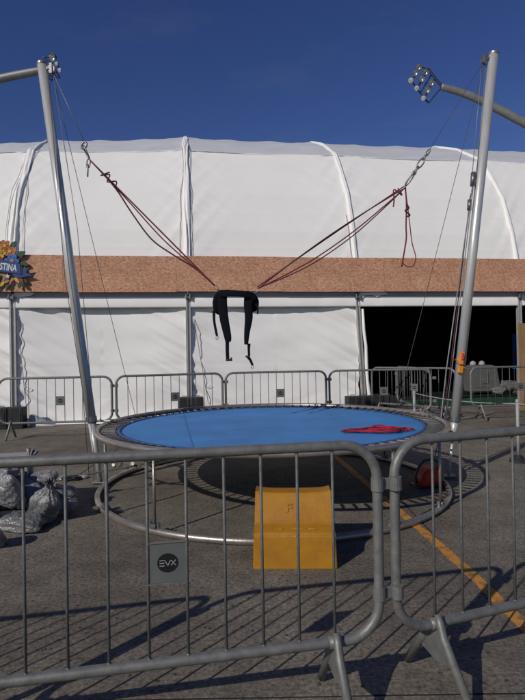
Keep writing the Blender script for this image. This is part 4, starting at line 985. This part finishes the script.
# ------------------------------------------------------------------ pile of sacks
def sack(loc, rot, size, seed, m, label, ear=.3, amp=.17, tie=None):
    bm = bmesh.new(); bmesh.ops.create_icosphere(bm, subdivisions=5, radius=1); so_ = Vector((seed * 7.1, seed * 3.3, seed))
    for v in bm.verts:
        p = v.co.copy()
        x = math.copysign(abs(p.x) ** .72, p.x); y = math.copysign(abs(p.y) ** .72, p.y); z = math.copysign(abs(p.z) ** 1.05, p.z)
        end = max(0, p.y)                                           # gathered neck at +y
        pin = 1 - .8 * end ** 2.5
        x *= pin; z *= (1 - .35 * end ** 3)
        y *= 1 + .28 * end ** 6
        ang = math.atan2(p.x, p.z)
        fold = math.sin(ang * 9 + 2.5 * noise.noise(p * 1.5 + so_)) * (.05 * end ** 1.5 + .012)
        q = Vector((x, y, z)); nrm = p.normalized()
        n1 = noise.noise(p * 1.6 + so_); n2 = noise.noise(Vector((p.x * 5, p.y * 1.8, p.z * 4)) + so_); n3 = 1 - abs(noise.noise(Vector((p.x * 3, p.y * 6, p.z * 3)) + so_)) * 2.2
        n4 = noise.noise(p * 13 + so_)
        q += nrm * (.16 * n1 + .05 * n2 + .035 * max(0, n3) ** 3 + fold + .006 * n4)
        cor = abs(p.x) * max(0, -p.y); q *= 1 + .5 * cor ** 1.5          # two corners stick out at the bottom seam
        v.co = Vector((q.x * size[0], q.y * size[1], q.z * size[2]))
    o = link('sand_sack', bm, M[m], smooth=True, loc=(loc[0] - .06, loc[1], loc[2]), rot=rot)
    bm = bmesh.new(); ra = [bm.verts.new((.020 * math.cos(k * PI / 9), size[1] * 1.05, .020 * math.sin(k * PI / 9))) for k in range(18)]
    rb_ = [bm.verts.new(((.065 if k % 2 else .035) * math.cos(k * PI / 9 + .2), size[1] * 1.2 + .055 + .02 * noise.noise(Vector((k, seed, 0))), (.06 if k % 2 else .03) * math.sin(k * PI / 9 + .2))) for k in range(18)]
    for k in range(18): bm.faces.new((ra[k], ra[(k + 1) % 18], rb_[(k + 1) % 18], rb_[k]))
    link('tied_neck', bm, M[m], parent=o); tag(o, label, 'sack', 'heap of grey sacks')
    return o
sack((-1.93, 4.74, .155), (R(118), R(22), R(8)), (.125, .20, .085), 1.0, 'bag', 'pointed grey plastic sack leaning at the right front of the heap')
sack((-2.22, 4.68, .27), (R(-62), R(-8), R(-14)), (.14, .19, .08), 2.0, 'bag', 'shiny square grey sack standing upright at the front of the heap')
sack((-2.10, 4.58, .065), (R(4), R(-4), R(80)), (.13, .24, .075), 3.0, 'bag_dark', 'long flat dark sack at the bottom front of the heap')
sack((-2.10, 4.14, .09), (R(-50), R(10), R(-25)), (.10, .18, .07), 4.0, 'bag', 'small shiny sack lying nearest the camera at the left edge')
sack((-2.08, 5.0, .335), (R(-8), R(-8), R(95)), (.10, .15, .06), 5.0, 'bag', 'small oval grey sack on the upper right of the heap')
sack((-2.46, 4.95, .38), (R(-60), R(6), R(20)), (.14, .17, .08), 6.0, 'bag', 'upright grey sack at the upper left of the heap under the pale board')
sack((-2.24, 4.98, .37), (R(60), R(12), R(0)), (.075, .17, .06), 7.0, 'bag', 'thin upright sack in the middle of the heap below the board')
sack((-1.95, 5.08, .20), (R(15), R(-10), R(110)), (.09, .17, .06), 8.0, 'bag_dark', 'dark sack slumped at the right back of the heap')
sack((-1.90, 4.98, .09), (R(4), R(-5), R(115)), (.11, .16, .07), 9.0, 'bag', 'grey sack on the ground behind the pointed sack')
sack((-2.52, 4.56, .13), (R(-10), R(-5), R(40)), (.20, .24, .12), 10.0, 'bag', 'big grey sack at the far left bottom of the heap')
sack((-2.35, 5.05, .14), (R(0), R(0), R(20)), (.28, .25, .15), 11.0, 'bag_dark', 'big dark sack buried in the core of the heap')
sack((-2.72, 5.05, .28), (R(-30), R(15), R(-20)), (.2, .24, .2), 12.0, 'bag', 'tall grey sack at the far left back of the heap')
sack((-2.07, 4.83, .24), (R(40), R(-20), R(35)), (.10, .16, .06), 13.0, 'bag_dark', 'dark sack wedged between the pointed sack and the square sack')
sack((-2.33, 4.78, .42), (R(-20), R(12), R(70)), (.09, .14, .055), 14.0, 'bag', 'small pale sack lying on top of the square sack')
bd = thing('pale_board', 'thin pale grey board lying flat on top of the sack heap', 'board', (-2.62, 5.12, .515), R(6))
bm = bmesh.new(); box(bm, (0, 0, 0), (.66, .36, .028), (0, R(-1.5), 0), .008); link('sheet', bm, M['board_pale'], parent=bd)
bm = bmesh.new(); tube(bm, [(.315, -.17, -.0), (.325, 0, .0), (.315, .17, -.0)], .014, 8); link('rolled_rim', bm, M['board_pale'], parent=bd)
for x, y, s_, m_, lb in ((-2.44, 6.38, .055, 'bag', 'small crumpled white plastic scrap on the ground behind the sack heap'), (-2.33, 6.34, .07, 'black', 'small crumpled black plastic scrap on the ground behind the sack heap'), (-2.23, 6.42, .045, 'board_pale', 'tiny pale paper scrap on the ground right of the black scrap')):
    o = link('plastic_scrap', crumple('s', (s_ * 1.5, s_, s_ * .45), x * 9, M[m_], .4, .4, 3, 4), M[m_], smooth=False, loc=(x, y, s_ * .4)); tag(o, lb, 'litter')

# small gravel and debris on the concrete
random.seed(77)
bm = bmesh.new()
for k in range(420):
    x = random.uniform(-4, 4); y = random.uniform(2.0, 9.5); s_ = random.uniform(.002, .006) * (1 + .12 * y)
    bmesh.ops.create_icosphere(bm, subdivisions=1, radius=s_, matrix=Matrix.Translation((x, y, s_ * .4)) @ Matrix.Rotation(k, 4, 'Z') @ Matrix.Diagonal((1, random.uniform(.5, .9), .6, 1)))
o = link('gravel', bm, M['tarp']); o['kind'] = 'stuff'; tag(o, 'fine loose grit scattered over the concrete', 'grit')
